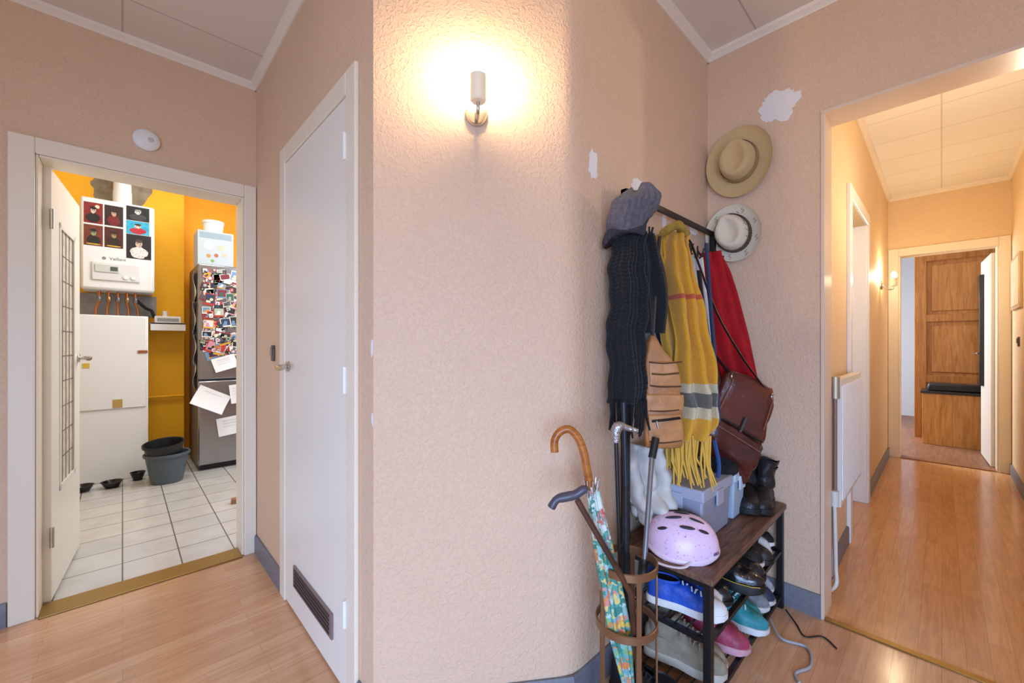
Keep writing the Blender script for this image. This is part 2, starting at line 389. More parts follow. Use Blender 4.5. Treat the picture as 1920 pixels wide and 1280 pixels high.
patch('wall_coat',(1.175,.8285,1.80),(1,0,0),.026,.044,4,(0,-.001,0))
patch('wall_coat',(1.49,.8285,1.80),(1,0,0),.055,.034,5,(0,-.001,0))
patch('wall_coat',(1.70,.8285,1.72),(1,0,0),.018,.045,6,(0,-.001,0))
patch('wall_coat',(2.0,.8285,1.74),(1,0,0),.055,.03,8,(0,-.001,0))
patch('wall_closet',(.5515,1.20,1.17),(0,1,0),.008,.03,9,(-.001,0,0),20)
patch('wall_closet',(.5515,1.198,.95),(0,1,0),.006,.02,12,(-.001,0,0),20)
random.seed(11)

# ------------------------------------------------------------ doors
def lever(T,base_,out,along,L=.11,mat=nickel):
    b=Vector(base_);o=Vector(out);a=Vector(along)
    r=MB(); r.cyl(b,b+o*.008,.024,n=24); r.obj('handle_rosette',mat,T,bevel=.002)
    pts=smoothpts([b,b+o*.035,b+o*.052+a*.018,b+o*.05+a*.06+Vector((0,0,-.006)),b+o*.045+a*L+Vector((0,0,.004))],14)
    MB().tube(pts,.0095,12).obj('lever_handle',mat,T)
d=thing('door_1',None,None,(.545,1.727,0),wc=True,kind='structure')
MB().box(.543,.5525,1.375,2.08,.012,2.01).obj('door_leaf',M('warm_white_door_paint','#F3EEE2',.32,b=.02,bs=15,v=.02,vs=2),d,bevel=.002,smooth=False)
lever(d,(.543,2.035,1.08),(-1,0,0),(0,-1,0))
for z in (1.84,1.06,.28): MB().cyl((.536,1.373,z-.045),(.536,1.373,z+.045),.006,n=12).obj('hinge',whiteM,d)
g=MB(); g.box(.535,.543,1.49,1.94,.13,.222)
g.obj('vent_grille_frame',M('taupe_plastic_grille','#84706A',.5),d,bevel=.002,smooth=False)
g=MB()
for i in range(5): g.box(.5315,.5355,1.51,1.92,.143+i*.0155,.150+i*.0155)
g.obj('vent_slats',M('dark_slat','#40373A',.5),d,smooth=False)
hx=Vector((OL+.018,2.80)); fx=Vector((-.20,3.46)); L=(fx-hx).length
a=math.atan2(fx.y-hx.y,fx.x-hx.x)
d=thing('door_2',None,None,(hx.x,hx.y,0),(0,0,a),kind='structure')
q=MB()
q.box(0,.17,-.02,.02,.012,1.98).box(L-.17,L,-.02,.02,.012,1.98).box(.17,L-.17,-.02,.02,.012,.49).box(.17,L-.17,-.02,.02,1.75,1.98)
q.obj('door_leaf',M('cream_white_door_paint','#F2EFE6',.35),d,smooth=False,bevel=.002)
MB().box(.17,L-.17,-.014,-.008,.49,1.75).obj('door_glass',M('hammered_glass','#D6CFC2',.4,b=.4,bs=60,v=.2,vs=20),d,smooth=False)
q=MB()
for i in range(1,4): x=.17+(L-.34)*i/4; q.box(x-.003,x+.003,-.016,-.006,.49,1.75)
for i in range(1,10): z=.49+1.26*i/10; q.box(.17,L-.17,-.016,-.006,z-.0025,z+.0025)
q.obj('lead_came_lattice',M('lead_came','#7E756B',.5,m=.3),d,smooth=False)
q=MB()
for s in (-1,1):
    y0,y1=(-.024,-.02) if s<0 else (.02,.024)
    q.box(.15,.175,y0,y1,.47,1.77).box(L-.175,L-.15,y0,y1,.47,1.77).box(.15,L-.15,y0,y1,.47,.495).box(.15,L-.15,y0,y1,1.745,1.77)
q.obj('glazing_bead',whiteM,d,smooth=False,bevel=.001)
lever(d,(L-.06,-.02,1.10),(0,-1,0),(-1,0,0)); 
for z in (1.75,.3): MB().cyl((-.006,-.022,z-.045),(-.006,-.022,z+.045),.008,n=12).obj('hinge',nickel,d)
d=thing('door_3',None,None,(3.6,.47,0),wc=True,kind='structure')
MB().box(3.215,3.985,.46,.50,.01,2.05).obj('door_leaf',whiteM,d,smooth=False)
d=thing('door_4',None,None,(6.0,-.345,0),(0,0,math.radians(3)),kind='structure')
MB().box(0.01,.66,-.02,.02,.01,2.05).obj('door_leaf',M('offwhite_door_paint','#E2DCD2',.4),d,smooth=False,bevel=.003)  # even off-white, darker than the other door paints
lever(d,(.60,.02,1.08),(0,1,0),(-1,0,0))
# ------------------------------------------------------------ sconces
def glowm(name,st,col=(1,.72,.42)):
    g=M(name,'#FFD9A0',.4,em=1); p=g.node_tree.nodes['Principled BSDF']
    p.inputs['Emission Strength'].default_value=st; p.inputs['Emission Color'].default_value=(*col,1); return g
def sconce(loc,rz,label,st,col):
    T=thing('wall_sconce',label,'wall lamp',loc,(0,0,rz))
    MB().lathe([(.001,0),(.033,0),(.034,.004),(.034,.012),(.031,.017),(.001,.018)],n=36,sy=1.22).xf(Matrix.Rotation(pi/2,4,'X')).obj('back_plate',nickel,T)
    MB().tube(smoothpts([(0,-.015,-.005),(0,-.05,-.04),(0,-.085,-.042),(0,-.095,-.012)],14),.0055,10).obj('arm',nickel,T)
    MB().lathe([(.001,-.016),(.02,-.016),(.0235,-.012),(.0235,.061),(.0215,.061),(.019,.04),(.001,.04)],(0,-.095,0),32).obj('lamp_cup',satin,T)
    MB().ell((0,-.095,.08),.019,.019,.034,14,8).obj('bulb',glowm('warm_bulb_glass_%d'%st,st,col),T)
    return T
nrz=math.atan2(-.577,.817)
sconce((.6263*1.291,.7845*1.291,1.905),nrz,'brushed nickel wall lamp with cylinder cup, lit, on the textured wall',470,(1,.75,.46))
sconce((5.04,.39,1.72),0,'brushed nickel wall lamp, lit, on the hallway wall',620,(1,.78,.50))
sconce((3.1,-.439,1.76),pi,'brushed nickel wall lamp, lit, on the hallway wall',1100,(1,.82,.60))
T=thing('warm_fill_pendant','added globe pendant out of view, warm fill for the upper walls','added fill lamp',(-.55,-.75,H),wc=True)  # added lamp behind the camera, warms the upper walls
MB().cyl((-.55,-.75,H),(-.55,-.75,2.46),.004).obj('cord',blackp,T); MB().lathe([(.05,0),(.05,-.02),(.001,-.021)],(-.55,-.75,H)).obj('ceiling_rose',whitep,T)
MB().ell((-.55,-.75,2.36),.1,.1,.1,24,12).obj('globe',glowm('fill_globe_glow',42,(1,.74,.48)),T)
T=thing('smoke_detector','round white smoke detector above the kitchen door','smoke detector',(.086,2.70,2.18))
MB().lathe([(.001,0),(.050,0),(.051,.016),(.045,.024),(.025,.029),(.001,.030)],n=40).xf(Matrix.Rotation(pi/2,4,'X')).obj('housing',whitep,T)
MB().lathe([(.001,.026),(.012,.029),(.010,.032),(.001,.033)],(.015,0,0),20).xf(Matrix.Rotation(pi/2,4,'X')).obj('test_button',M('pale_grey_plastic','#C9C7C4',.4),T)
def switch(loc,rz,label,hx='#5A4C44'):
    T=thing('light_switch',label,'light switch',loc,(0,0,rz))
    MB().box(-.02,.02,-.012,0,-.04,.04).obj('switch_plate',M('sw'+hx,hx,.4),T,bevel=.004)
    MB().box(-.013,.013,-.018,-.012,-.012,.028).obj('rocker',M('swr'+hx,'#8B8178',.35),T,bevel=.002)
switch((.553,2.315,1.135),-pi/2,'dark brown double light switch beside the closet door')
switch((5.3,-.439,1.2),pi,'dark brown light switch on the hallway wall')
T=thing('wall_art','framed pale picture on the hallway wall','picture',(5.36,-.439,1.69),(0,0,pi))
MB().box(-.27,.27,-.02,0,-.22,.22).obj('picture_frame',M('pale_wood_frame','#CDB48E',.5),T,bevel=.004)
MB().box(-.24,.24,-.023,-.02,-.19,.19).obj('picture_print',M('cream_print','#F3E6D6',.7,v=.1,vs=6),T)
# ------------------------------------------------------------ radiator
T=thing('radiator','white panel radiator on the hallway wall with exposed pipes','radiator',(2.76,.35,.42),wc=True)
radM=M('white_radiator_enamel','#ECE9E3',.35)
q=MB(); q.box(2.41,3.10,.322,.330,.425,1.01).box(2.41,3.10,.352,.358,.425,1.01)
for i in range(20):
    x=2.435+i*.0335; q.box(x,x+.017,.316,.323,.45,.985)
q.obj('radiator_panel',radM,T,bevel=.002,smooth=False)
q=MB(); q.box(2.405,3.105,.320,.36,1.008,1.016); q.box(2.403,2.41,.320,.36,.425,1.012); q.box(3.10,3.107,.320,.36,.425,1.012)
q.obj('top_grille_and_sides',radM,T,smooth=False)
for x in (2.55,2.96): MB().box(x-.015,x+.015,.358,.389,.5,.95).obj('wall_bracket',radM,T,smooth=False)
MB().cyl((2.41,.338,.97),(2.375,.338,.97),.012).cyl((2.375,.338,.93),(2.375,.338,1.03),.018).obj('radiator_valve',M('aged_valve','#B9A98E',.4,m=.5),T)
MB().cyl((2.375,.338,.93),(2.375,.338,.48),.008).obj('feed_pipe',M('painted_pipe','#8D6F5C',.4),T)
MB().cyl((2.41,.338,.47),(2.36,.338,.47),.011).cyl((2.36,.338,.44),(2.36,.338,.51),.017).obj('return_valve',M('white_valve','#D9D6CE',.4),T)
MB().tube(smoothpts([(2.36,.338,.45),(2.36,.335,.3),(2.375,.335,.15),(2.35,.33,.09),(2.37,.36,.04),(2.42,.375,.05)],30),.008,10).tube(smoothpts([(2.375,.345,.45),(2.385,.345,.2),(2.40,.35,.12),(2.42,.37,.08)],20),.008,10).obj('floor_pipe',M('white_pipe','#DDD8CE',.4),T)

# ------------------------------------------------------------ kitchen
enamel=M('white_enamel','#E9EBEC',.25)
T=thing('boiler','white wall-hung gas boiler with control panel and stickers','boiler',(-.02,5.3,1.65),wc=True)
MB().box(-.258,.214,4.98,5.298,1.65,2.43).obj('boiler_casing',enamel,T,bevel=.02)
MB().box(-.19,.115,4.966,4.982,1.73,1.885).obj('control_panel',M('light_grey_panel','#DCDEDE',.3),T,bevel=.006)
MB().box(-.17,-.02,4.958,4.967,1.80,1.865).obj('display_flap',M('pale_display','#C9CFCC',.2),T,bevel=.002)
MB().box(-.075,-.03,4.955,4.959,1.815,1.85).obj('display_screen',M('dark_lcd','#53605A',.2),T)
for x in (.02,.07): MB().cyl((x,4.967,1.765),(x,4.955,1.765),.014,n=20).obj('control_knob',whitep,T)
MB().cyl((0.0,5.14,2.43),(0.0,5.14,2.56),.065,n=28).tube([(0,5.14,2.55),(0,5.15,2.62),(0,5.22,2.66),(0,5.295,2.67)],.062,24).obj('flue_pipe',enamel,T)
fr=frame((-.03,4.9795,1.922),(1,0,0),(0,0,1),(0,-1,0))
text('Vaillant',.036,fr,M('boiler_ink','#3A484E',.4),T,'brand_lettering',.0002)
MB().torus((-.115,4.979,1.922),.010,.0018,20,6,'y').tube([(-.120,4.978,1.918),(-.115,4.978,1.929),(-.110,4.978,1.918)],.0014,5).obj('brand_emblem',MC['boiler_ink'],T)
for i,x in enumerate((-.15,-.09,-.03,.03,.085)):
    MB().tube([(x,5.12,1.65),(x,5.12,1.55),(x+.01*(i-2),5.14,1.5),(x+.01*(i-2),5.15,1.435)],.009,10).obj('copper_pipe',copper,T)
    MB().cyl((x,5.12,1.56),(x,5.12,1.60),.016,n=8).cyl((x,5.09,1.57),(x,5.06,1.57),.01,n=8).obj('pipe_valve',M('brass_valve','#9A7B52',.35,m=.8) if i%2 else M('grey_valve','#77777B',.4,m=.5),T)
MB().tube(smoothpts([(.08,5.15,1.60),(.16,5.2,1.52),(.20,5.22,1.50),(.215,5.22,1.46),(.225,5.25,1.44)],16),.014,10).obj('drain_hose',blackp,T)
q=MB(); n=40; vs=[]
for i in range(n):
    an=2*pi*i/n; k=1+.35*noise.noise(Vector((2*math.cos(an),2*math.sin(an),5))); vs.append(Vector((.0+.21*k*math.cos(an),5.298,2.65+.19*k*math.sin(an))))
q.loft([[p+Vector((0,.001,0)) for p in vs],vs]).obj('bare_plaster_patch',M('bare_grey_plaster','#8E8270',.9,b=.3,bs=30,v=.25,vs=15),bpy.data.objects['wall_kitchen_back'])
MB().box(-.30,.24,5.285,5.2985,1.44,1.64).obj('backing_board',M('grey_board','#96979A',.7,v=.2,vs=10),bpy.data.objects['wall_kitchen_back'],smooth=False)
def card(name,label,cat,u0,u1,z0,z1,vv,bg,shapes,group):
    T=thing(name,label,cat,((u0+u1)/2,vv,z0),wc=True,group=group)
    MB().box(u0,u1,vv-.002,vv,z0,z1).obj('card_sheet',M('cardbg'+bg,bg,.6,v=.3,vs=30),T,smooth=False)
    w=u1-u0;h=z1-z0
    for i,(fx_,fz,rx,rz,cx) in enumerate(shapes):
        q=MB().lathe([(1,0),(1,.0006)],(0,0,0),24,0,rx*w,rz*h)
        q.v=[Vector((p.x*(1+.25*noise.noise(p*40+Vector((i,u0*9,0)))),p.y*(1+.25*noise.noise(p*40+Vector((u0*5,i,3)))),p.z)) for p in q.v]
        q.xf(frame((u0+fx_*w,vv-.002-.0007*i,z0+fz*h),(1,0,0),(0,0,1),(0,-1,0))).obj('printed_shape',M('ink'+cx,cx,.6,v=.35,vs=60),T)
def figure(c1,c2,c3): return [(.5,.26,.36,.24,c1),(.5,.62,.14,.15,c2),(.5,.74,.155,.075,c3),(.44,.63,.025,.02,'#141214'),(.56,.63,.025,.02,'#141214')]
gp='printed cards stuck on the boiler'
V=4.9795
cards=[(-.236,-.122,2.21,2.385,'#7E1B18',[(.72,.82,.12,.09,'#E8D6B8')]+figure('#1A1618','#C8B9A6','#141214')),
(-.112,.0045,2.21,2.385,'#2A1416',figure('#6E1A1C','#C49A84','#191517')),
(.025,.177,2.285,2.41,'#101012',figure('#3B3B3D','#CBCBCB','#8B8B8B')),
(-.236,-.122,2.02,2.195,'#6E3220',figure('#201C1A','#8C9A6C','#141311')+[(.5,.07,.4,.035,'#C9A23C')]),
(-.112,.0045,2.02,2.195,'#4A1D14',figure('#2C1C16','#9C8558','#2A1A12')+[(.5,.07,.4,.035,'#C9A23C')]),
(.025,.177,2.165,2.28,'#2FA7C9',figure('#B22735','#E3C6AC','#3C2018')),
(.025,.19,1.945,2.16,'#1B1B22',figure('#D8D5D2','#C9B3A2','#4A3A34'))]
for c in cards: card('sticker_card','small printed portrait card stuck on the white boiler','sticker',c[0],c[1],c[2],c[3],V,c[4],c[5],gp)
T=thing('tank_cabinet','tall white metal hot-water tank cabinet under the boiler','cabinet',(-.1,5.1,0),wc=True)
MB().box(-.36,.169,4.95,5.28,-.005,1.43).obj('cabinet_body',enamel,T,bevel=.006)
MB().box(-.30,.155,4.938,4.952,.62,1.425).obj('cabinet_door',enamel,T,bevel=.004)
MB().box(.10,.165,4.930,4.939,1.10,1.125).obj('latch',copper,T)
MB().box(-.06,0,4.934,4.939,.63,.70).obj('rating_label',M('gold_label','#B79A55',.4),T)
MB().box(-.24,-.20,4.934,4.939,.98,1.02).obj('warning_label',M('yellow_label','#D8B24A',.5),T)
T=thing('wall_shelf','small white wall shelf on the yellow wall','shelf',(.32,5.3,1.37),wc=True)
MB().box(.19,.45,5.12,5.299,1.37,1.385).box(.19,.45,5.12,5.13,1.31,1.385).obj('shelf_board',whitep,T,bevel=.002)
T=thing('control_box','small white control box with terminals on the shelf','control box',(.32,5.2,1.385),wc=True)
MB().box(.22,.42,5.16,5.26,1.385,1.45).obj('control_box_body',whitep,T,bevel=.008)
MB().box(.24,.40,5.155,5.161,1.40,1.43).obj('terminal_strip',M('grey_terminals','#9DA0A2',.5),T)
MB().cyl((.3,5.2,1.45),(.3,5.2,1.50),.02,n=16).obj('knob',whitep,T)
MB().cyl((.17,5.27,.665),(.448,5.27,.665),.013,n=14).cyl((.44,5.27,.665),(.448,5.27,.665),.02).obj('wall_pipe',yellowM,label='yellow painted pipe running along the kitchen wall',cat='pipe',at=(.33,5.27,.665))
T=thing('refrigerator','stainless steel fridge-freezer covered in magnets and papers','refrigerator',(.8,5.0,0),wc=True)
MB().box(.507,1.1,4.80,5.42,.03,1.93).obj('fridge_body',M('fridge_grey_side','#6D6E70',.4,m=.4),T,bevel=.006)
MB().box(.507,1.1,4.745,4.797,.85,1.93).obj('fridge_door',steel,T,bevel=.012)
MB().box(.507,1.1,4.745,4.797,.05,.835).obj('freezer_door',steel,T,bevel=.012)
MB().box(.53,1.08,4.80,4.9,-.005,.04).obj('fridge_plinth',blackp,T)
random.seed(5)
pal=['#1D1D22','#D7D4CD','#B6362F','#E6E3DC','#2B3A55','#D79A2C','#6B8FB6','#3A3A3E','#A8B8A0','#E4D2B0','#7B2430','#D7D7DB','#2F5E4E','#CC8FA0','#26262A','#A9A49C','#55585E','#111114']
for k in range(220):
    w=random.choice((.03,.04,.05,.065,.08,.085)); h=w*random.choice((.7,1,1.3))
    x=random.uniform(.52+w/2,.90); z=random.uniform(1.07,1.90-h/2)
    lay=4.7445-.0007*(k%13)
    r=random.uniform(-.4,.4); hx1=random.choice(pal); hx2=random.choice(pal); hx3=random.choice(pal)
    big=h>.055
    q=MB()
    if w<.06 and random.random()<.45:
        q.lathe([(w*.45,0),(w*.45,.003)],n=18); q.lathe([(w*.28,.003),(w*.28,.0036)],n=14,m=1)
    else:
        q.box(-w/2,w/2,-h/2,h/2,0,.002); q.box(-w*.42,w*.42,-h*.34,h*.42,.002,.0026,1)
        q.lathe([(w*.16,.0026),(w*.16,.003)],(w*random.uniform(-.15,.15),0,0),n=12,m=2)
        q.box(-w*.3,w*.1,-h*.3,-h*.12,.0026,.0031,2)
    q.xf(Matrix.Rotation(r,4,'Z')).xf(frame((x,lay,z),(1,0,0),(0,0,1),(0,-1,0)))
    q.obj('fridge_magnet',[M('mag'+hx1,hx1,.45),M('mag'+hx2,hx2,.45),M('mag'+hx3,hx3,.45)],label='small '+('photo card held' if big else 'souvenir magnet')+' on the steel fridge door',cat='magnet',at=(x,4.7445,z),group='magnets on the fridge door',smooth=False)
paperM=M('white_paper','#ECECEF',.8); inkM=M('pale_pencil','#B8B8C4',.8)
def paper(x,z,w,h,r,label='white paper note pinned on the fridge door',y=4.734,curl=.015):
    q=MB(); n=8
    rings=[]
    for i in range(n+1):
        t=i/n; zz=h/2-h*t; o=curl*t*t
        rings.append([(-w/2,zz,o+.0003),(w/2,zz,o*1.4+.0003),(w/2,zz,o*1.4+.0013),(-w/2,zz,o+.0013)])
    q.loft(rings)
    for i in range(3): q.box(-w*.3,w*.25,h*(.3-.16*i),h*(.3-.16*i)+.003,.004+.001*i,.0045+.001*i,1)
    q.xf(Matrix.Rotation(r,4,'Z')).xf(frame((x,y,z),(1,0,0),(0,0,1),(0,-1,0)))
    q.obj('paper_note',[paperM,inkM],label=label,cat='paper',at=(x,y,z),group='papers on the fridge')
paper(.60,.66,.27,.18,-.5,'white paper sheet pinned at a tilt on the freezer door',curl=.05)
paper(.81,.70,.12,.18,.1); paper(.77,.40,.24,.17,.12); paper(.71,1.0,.19,.13,.3)
for i,(y,z,w,h) in enumerate(((4.90,1.72,.14,.28),(4.92,1.42,.12,.30),(4.88,1.12,.13,.28),(4.9,.88,.12,.26))):
    q=MB(); rings=[]
    for j in range(13):
        o=.004+.012*(1+math.sin(j*.55+i)); zz=h/2-h*j/12; e=.012*math.sin(j*.9+i*2)
        rings.append([(-w/2+e,0.0,zz),(w/2,-o,zz+.01),(w/2,-o-.0015,zz+.01),(-w/2+e,-.0015,zz)])
    q.loft(rings).xf(frame((.506,y,z),(0,-1,0),(1,0,0),(0,0,1)))
    q.obj('paper_note',paperM,label='curled white paper hung on the side of the fridge',cat='paper',at=(.505,y,z),group='papers on the fridge')
T=thing('appliance_box','pale grey-blue cardboard appliance box on top of the fridge','box',(.66,5.0,1.93),wc=True)
MB().box(.515,.80,4.86,5.15,1.93,2.27).obj('carton',M('pale_grey_carton','#B4BFC6',.6),T,bevel=.003)
MB().box(.53,.785,4.8585,4.861,2.20,2.255).obj('printed_band',M('carton_band','#8FA3B0',.6),T,smooth=False)
for (x,z,r,cx) in ((.60,2.13,.04,'#D8D6D0'),(.70,2.12,.028,'#C8BDA4'),(.60,2.03,.018,'#B98A4A'),(.66,2.04,.018,'#A9655A'),(.72,2.05,.018,'#C2B898'),(.63,1.985,.015,'#7F9E5A')):
    MB().lathe([(1,0),(1,.001)],(0,0,0),18,0,r,r).xf(frame((x,4.86,z),(1,0,0),(0,0,1),(0,-1,0))).obj('printed_picture',M('pp'+cx,cx,.6),T)
MB().lathe([(.001,0),(.075,0),(.085,.10),(.09,.10),(.09,.125),(.07,.13),(.001,.135)],(.655,5.0,2.27),28).obj('lidded_tub',whitep,label='white plastic tub with lid on the cardboard box',cat='tub',at=(.655,5.0,2.27))
def bucket(loc,tilt,hx,label,r=.14,h=.26):
    T=thing('bucket',label,'bucket',loc,tilt)
    m=M('bucket'+hx,hx,.4)
    MB().lathe([(.001,0),(r*.72,0),(r,h),(r*1.06,h),(r*1.06,h-.02),(r*1.03,h+.004),(r*.97,h),(r*.70,.01),(.001,.01)],n=32).obj('bucket_body',m,T)
    MB().tube([(r*1.06*math.cos(a),r*1.06*math.sin(a)*.9,h-.01-.06*math.sin(a)) for a in [pi*i/16 for i in range(17)]],.003,6).obj('bail_handle',nickel,T)
bucket((.28,4.62,-.005),(0,0,0),'#54616C','blue-grey plastic bucket on the tiled kitchen floor',.15,.25)
bucket((.275,4.62,.09),(.12,-.08,0),'#1E2024','black plastic bucket nested inside the grey bucket',.135,.25)
for (x,y,r,h) in ((-.063,4.74,.07,.05),(.097,4.84,.052,.07),(-.23,4.76,.065,.05)):
    MB().lathe([(.001,0),(r*.6,0),(r*.62,h*.15),(r,h),(r*1.03,h),(r*.93,h),(r*.6,.012),(.001,.012)],(x,y,-.005),26).obj('pet_bowl',M('black_bowl','#101013',.25),label='small black pet food bowl on the tiled floor',cat='bowl',at=(x,y,-.005),group='pet bowls on the kitchen floor')
MB().prism([(.58,3.62),(.70,3.60),(.71,3.66),(.59,3.67)],-.005,.03).obj('door_wedge',wood('wedge_wood','#8E5A2F','#B47B45'),label='small wooden door wedge on the tiled floor',cat='door wedge',at=(.64,3.64,-.005),bevel=.004)

# ------------------------------------------------------------ bedroom
wdM=wood('oak_wardrobe','#AC6A30','#CE9050',(10,10,1),.4)
wdH=wood('oak_wardrobe_rail','#A06028','#C48342',(10,10,1),.4)
T=thing('wardrobe','tall panelled oak wardrobe in the bedroom','wardrobe',(7.6,-.1,0),wc=True)
MB().box(7.36,7.9,-.75,.22,0,2.32).obj('wardrobe_body',wdM,T,bevel=.004,smooth=False)
q=MB(); q.box(7.325,7.36,-.75,-.66,0,2.32).box(7.325,7.36,.13,.24,0,2.32)
for z in (0,.70,1.46,2.22): q.box(7.327,7.36,-.75,.24,z,z+.09)
q.obj('door_frame_rails',wdH,T,bevel=.004,smooth=False)
for z,h in ((.83,.58),(1.59,.58)): MB().box(7.342,7.362,-.62,.09,z,z+h).obj('door_panel',wdM,T,bevel=.010,smooth=False)
T=thing('storage_chest','oak chest with dark lid in front of the wardrobe','chest',(7.05,-.08,0),wc=True)
MB().box(6.90,7.25,-.33,.16,0,.60).obj('chest_body',wood('oak_chest','#B0722E','#D69C58',(10,10,1),.4),T,bevel=.004,smooth=False)
MB().box(6.88,7.27,-.345,.175,.60,.63).obj('chest_lid',M('dark_lid','#2B2522',.35),T,bevel=.004)
MB().box(6.90,7.24,-.32,.12,.632,.71).rough(.02,9).obj('flat_case',M('black_case','#1C1C20',.4),label='dark soft case lying on the oak chest',cat='case',bevel=.02,at=(7.07,-.1,.632))
T=thing('wall_mirror','tall dark-framed mirror hung on the bedroom door','mirror',(6.45,-.30,.75),(0,0,math.radians(3)))
MB().box(-.02,.19,0.0,.03,0,1.15).obj('mirror_frame',blackp,T,bevel=.004)
MB().box(0,.17,.03,.032,.02,1.13).obj('mirror_glass',M('mirror_glass','#6E6A66',.05,m=1),T)

# ------------------------------------------------------------ hall tree bench
T=thing('hall_tree','black metal coat rack with rustic brown shoe bench','coat rack',(1.72,.65,0),wc=True)
u0,u1,v0,v1=1.32,2.14,.50,.79
t=.0125
for (x,y,h) in ((u0,v0,.44),(u1,v0,.44),(u0,v1,1.74),(u1,v1,1.74)): MB().box(x-t,x+t,y-t,y+t,0,h).obj('frame_post',black,T,bevel=.002,smooth=False)
MB().box(u0-t,u1+t,v1-.009,v1+.009,1.72,1.738).obj('top_rail',black,T,smooth=False)
MB().box(u0,u1,v1-.008,v1+.008,1.50,1.53).obj('hook_rail',black,T,smooth=False)
for z in (.43,.255,.055):
    MB().box(u0,u1,v0-.008,v0+.008,z-.01,z+.006).obj('shelf_rail',black,T,smooth=False)
    MB().box(u0,u1,v1-.008,v1+.008,z-.01,z+.006).obj('shelf_rail',black,T,smooth=False)
    MB().box(u0-.008,u0+.008,v0,v1,z-.01,z+.006).obj('shelf_rail',black,T,smooth=False)
    MB().box(u1-.008,u1+.008,v0,v1,z-.01,z+.006).obj('shelf_rail',black,T,smooth=False)
rustic=wood('rustic_brown_board','#4A342A','#84624E',(2,14,14),.5,4)
MB().box(u0-.02,u1+.02,v0-.02,v1+.015,.44,.462).obj('bench_board',rustic,T,bevel=.003,smooth=False)
for z in (.262,.062):
    for i in range(7):
        y=v0+.03+i*(v1-v0-.06)/6; MB().cyl((u0,y,z),(u1,y,z),.003,n=8).obj('shelf_wire',black,T)
for i in range(7):
    x=u0+.06+i*.115
    MB().tube(smoothpts([(x,v1,1.62),(x,v1-.03,1.57),(x,v1-.06,1.56),(x,v1-.075,1.60)],10),.004,8).cyl((x,v1,1.51),(x,v1,1.64),.004,n=8).obj('coat_hook',black,T)

# hanging garments -------------------------------------------------
knitB=M('charcoal_chunky_wool','#101216',.95,b=.4,bs=200,sheen=.08,v=.3,vs=60)
T=thing('knitted_scarf','black chunky open-knit scarf with fringe hanging on the coat rack','scarf',W(.39,1.38,1.55),wc=True)
drape('scarf_length',[(1.56,.345,.45,1.38),(1.45,.335,.452,1.37),(1.3,.327,.452,1.37),(1.15,.322,.45,1.36),(.985,.322,.448,1.36)],knitB,T,nx=121,ny=280,waves=1.5,amp=.014,thick=.005,disp=knitfn(8,42,.012),edge=.006)
fringe('fringe',(.985,.325,.448,1.36),.11,M('charcoal_yarn','#0E1014',.9),T,26,.004,tw=.014)
T=thing('knitted_scarf','dark charcoal knit scarf end folded over a rack hook','scarf',W(.46,1.41,1.55),wc=True)
drape('scarf_length',[(1.56,.43,.50,1.42),(1.45,.43,.53,1.41),(1.33,.42,.54,1.41),(1.22,.43,.53,1.41)],M('black_fine_knit','#101216',.95,b=.5,bs=150,sheen=.08,v=.3,vs=60),T,nx=70,ny=120,waves=2,amp=.014,thick=.008,ph=1,disp=knitfn(9,30,.005))
T=thing('beanie','slouchy grey ribbed knit beanie on top of the coat rack','beanie',W(.41,1.37,1.56),wc=True)
rb=M('grey_ribbed_knit','#5C5961',.95,b=.5,bs=150,sheen=.08,v=.2,vs=70)
def beanie_pt(tt,a,ribs=1.0,grow=0):
    rr=(.80+.24*math.sin(min(1,tt*1.6)*pi*.5))*math.sqrt(max(.01,1-max(0,(tt-.5)/.51)**2.2))+grow
    k=1+ribs*.035*math.cos(22*a)+.09*math.sin(3*a+4*tt)
    lx=.082*rr*k*math.cos(a); ly=.062*rr*k*math.sin(a); lz=.165*tt
    ang=.30; x=lx*math.cos(ang)+lz*math.sin(ang)*.8; z=lz*math.cos(ang)+lx*math.sin(ang)*.9
    z+=.014*math.sin(9*tt+2*a)
    return W(.382+x,1.38+ly,1.545+z)
q=MB(); q.loft([[beanie_pt(i/20,2*pi*j/132) for j in range(132)] for i in range(21)]).rough(.010,20).obj('beanie_crown',rb,T,ang=85)
q=MB(); q.loft([[beanie_pt(-.04+.2*i/6,2*pi*j/132,1.3,.06*math.sin(pi*(i+.3)/6.6)) for j in range(132)] for i in range(7)]).rough(.010,20).obj('beanie_cuff',M('dark_ribbed_cuff','#35333C',.95,b=.5,bs=150),T,ang=85)
drape('coat',[(1.52,.50,.62,1.56),(1.35,.49,.68,1.55),(1.1,.50,.70,1.56),(.85,.50,.70,1.56)],M('navy_cloth','#17263F',.9,v=.2),None,waves=4,amp=.014,ph=2,label='navy cotton jacket hanging behind the scarves',cat='jacket',at=W(.6,1.55,.85))
drape('shirt',[(1.55,.68,.76,1.70),(1.35,.69,.79,1.69),(1.1,.70,.80,1.68),(.88,.70,.80,1.68)],M('offwhite_cotton','#C9C1B2',.9,v=.08),None,waves=3,amp=.014,ph=.5,label='off-white cotton shirt hanging on the rack',cat='shirt',at=W(.7,1.68,.88))
drape('apron',[(1.32,.43,.49,1.46),(1.18,.43,.52,1.45),(.95,.44,.52,1.46)],M('sage_cloth','#8FA59A',.9,v=.15),None,waves=2,amp=.012,label='pale sage cloth hanging among the garments',cat='cloth',at=W(.45,1.45,.95))
drape('jacket',[(1.50,.75,.83,1.78),(1.3,.75,.86,1.78),(1.05,.76,.88,1.78),(.80,.76,.88,1.78)],M('brown_canvas','#3A2C24',.9,v=.2),None,waves=3,amp=.014,ph=1.2,label='dark brown canvas jacket hanging behind the bag',cat='jacket',at=W(.8,1.78,.8))
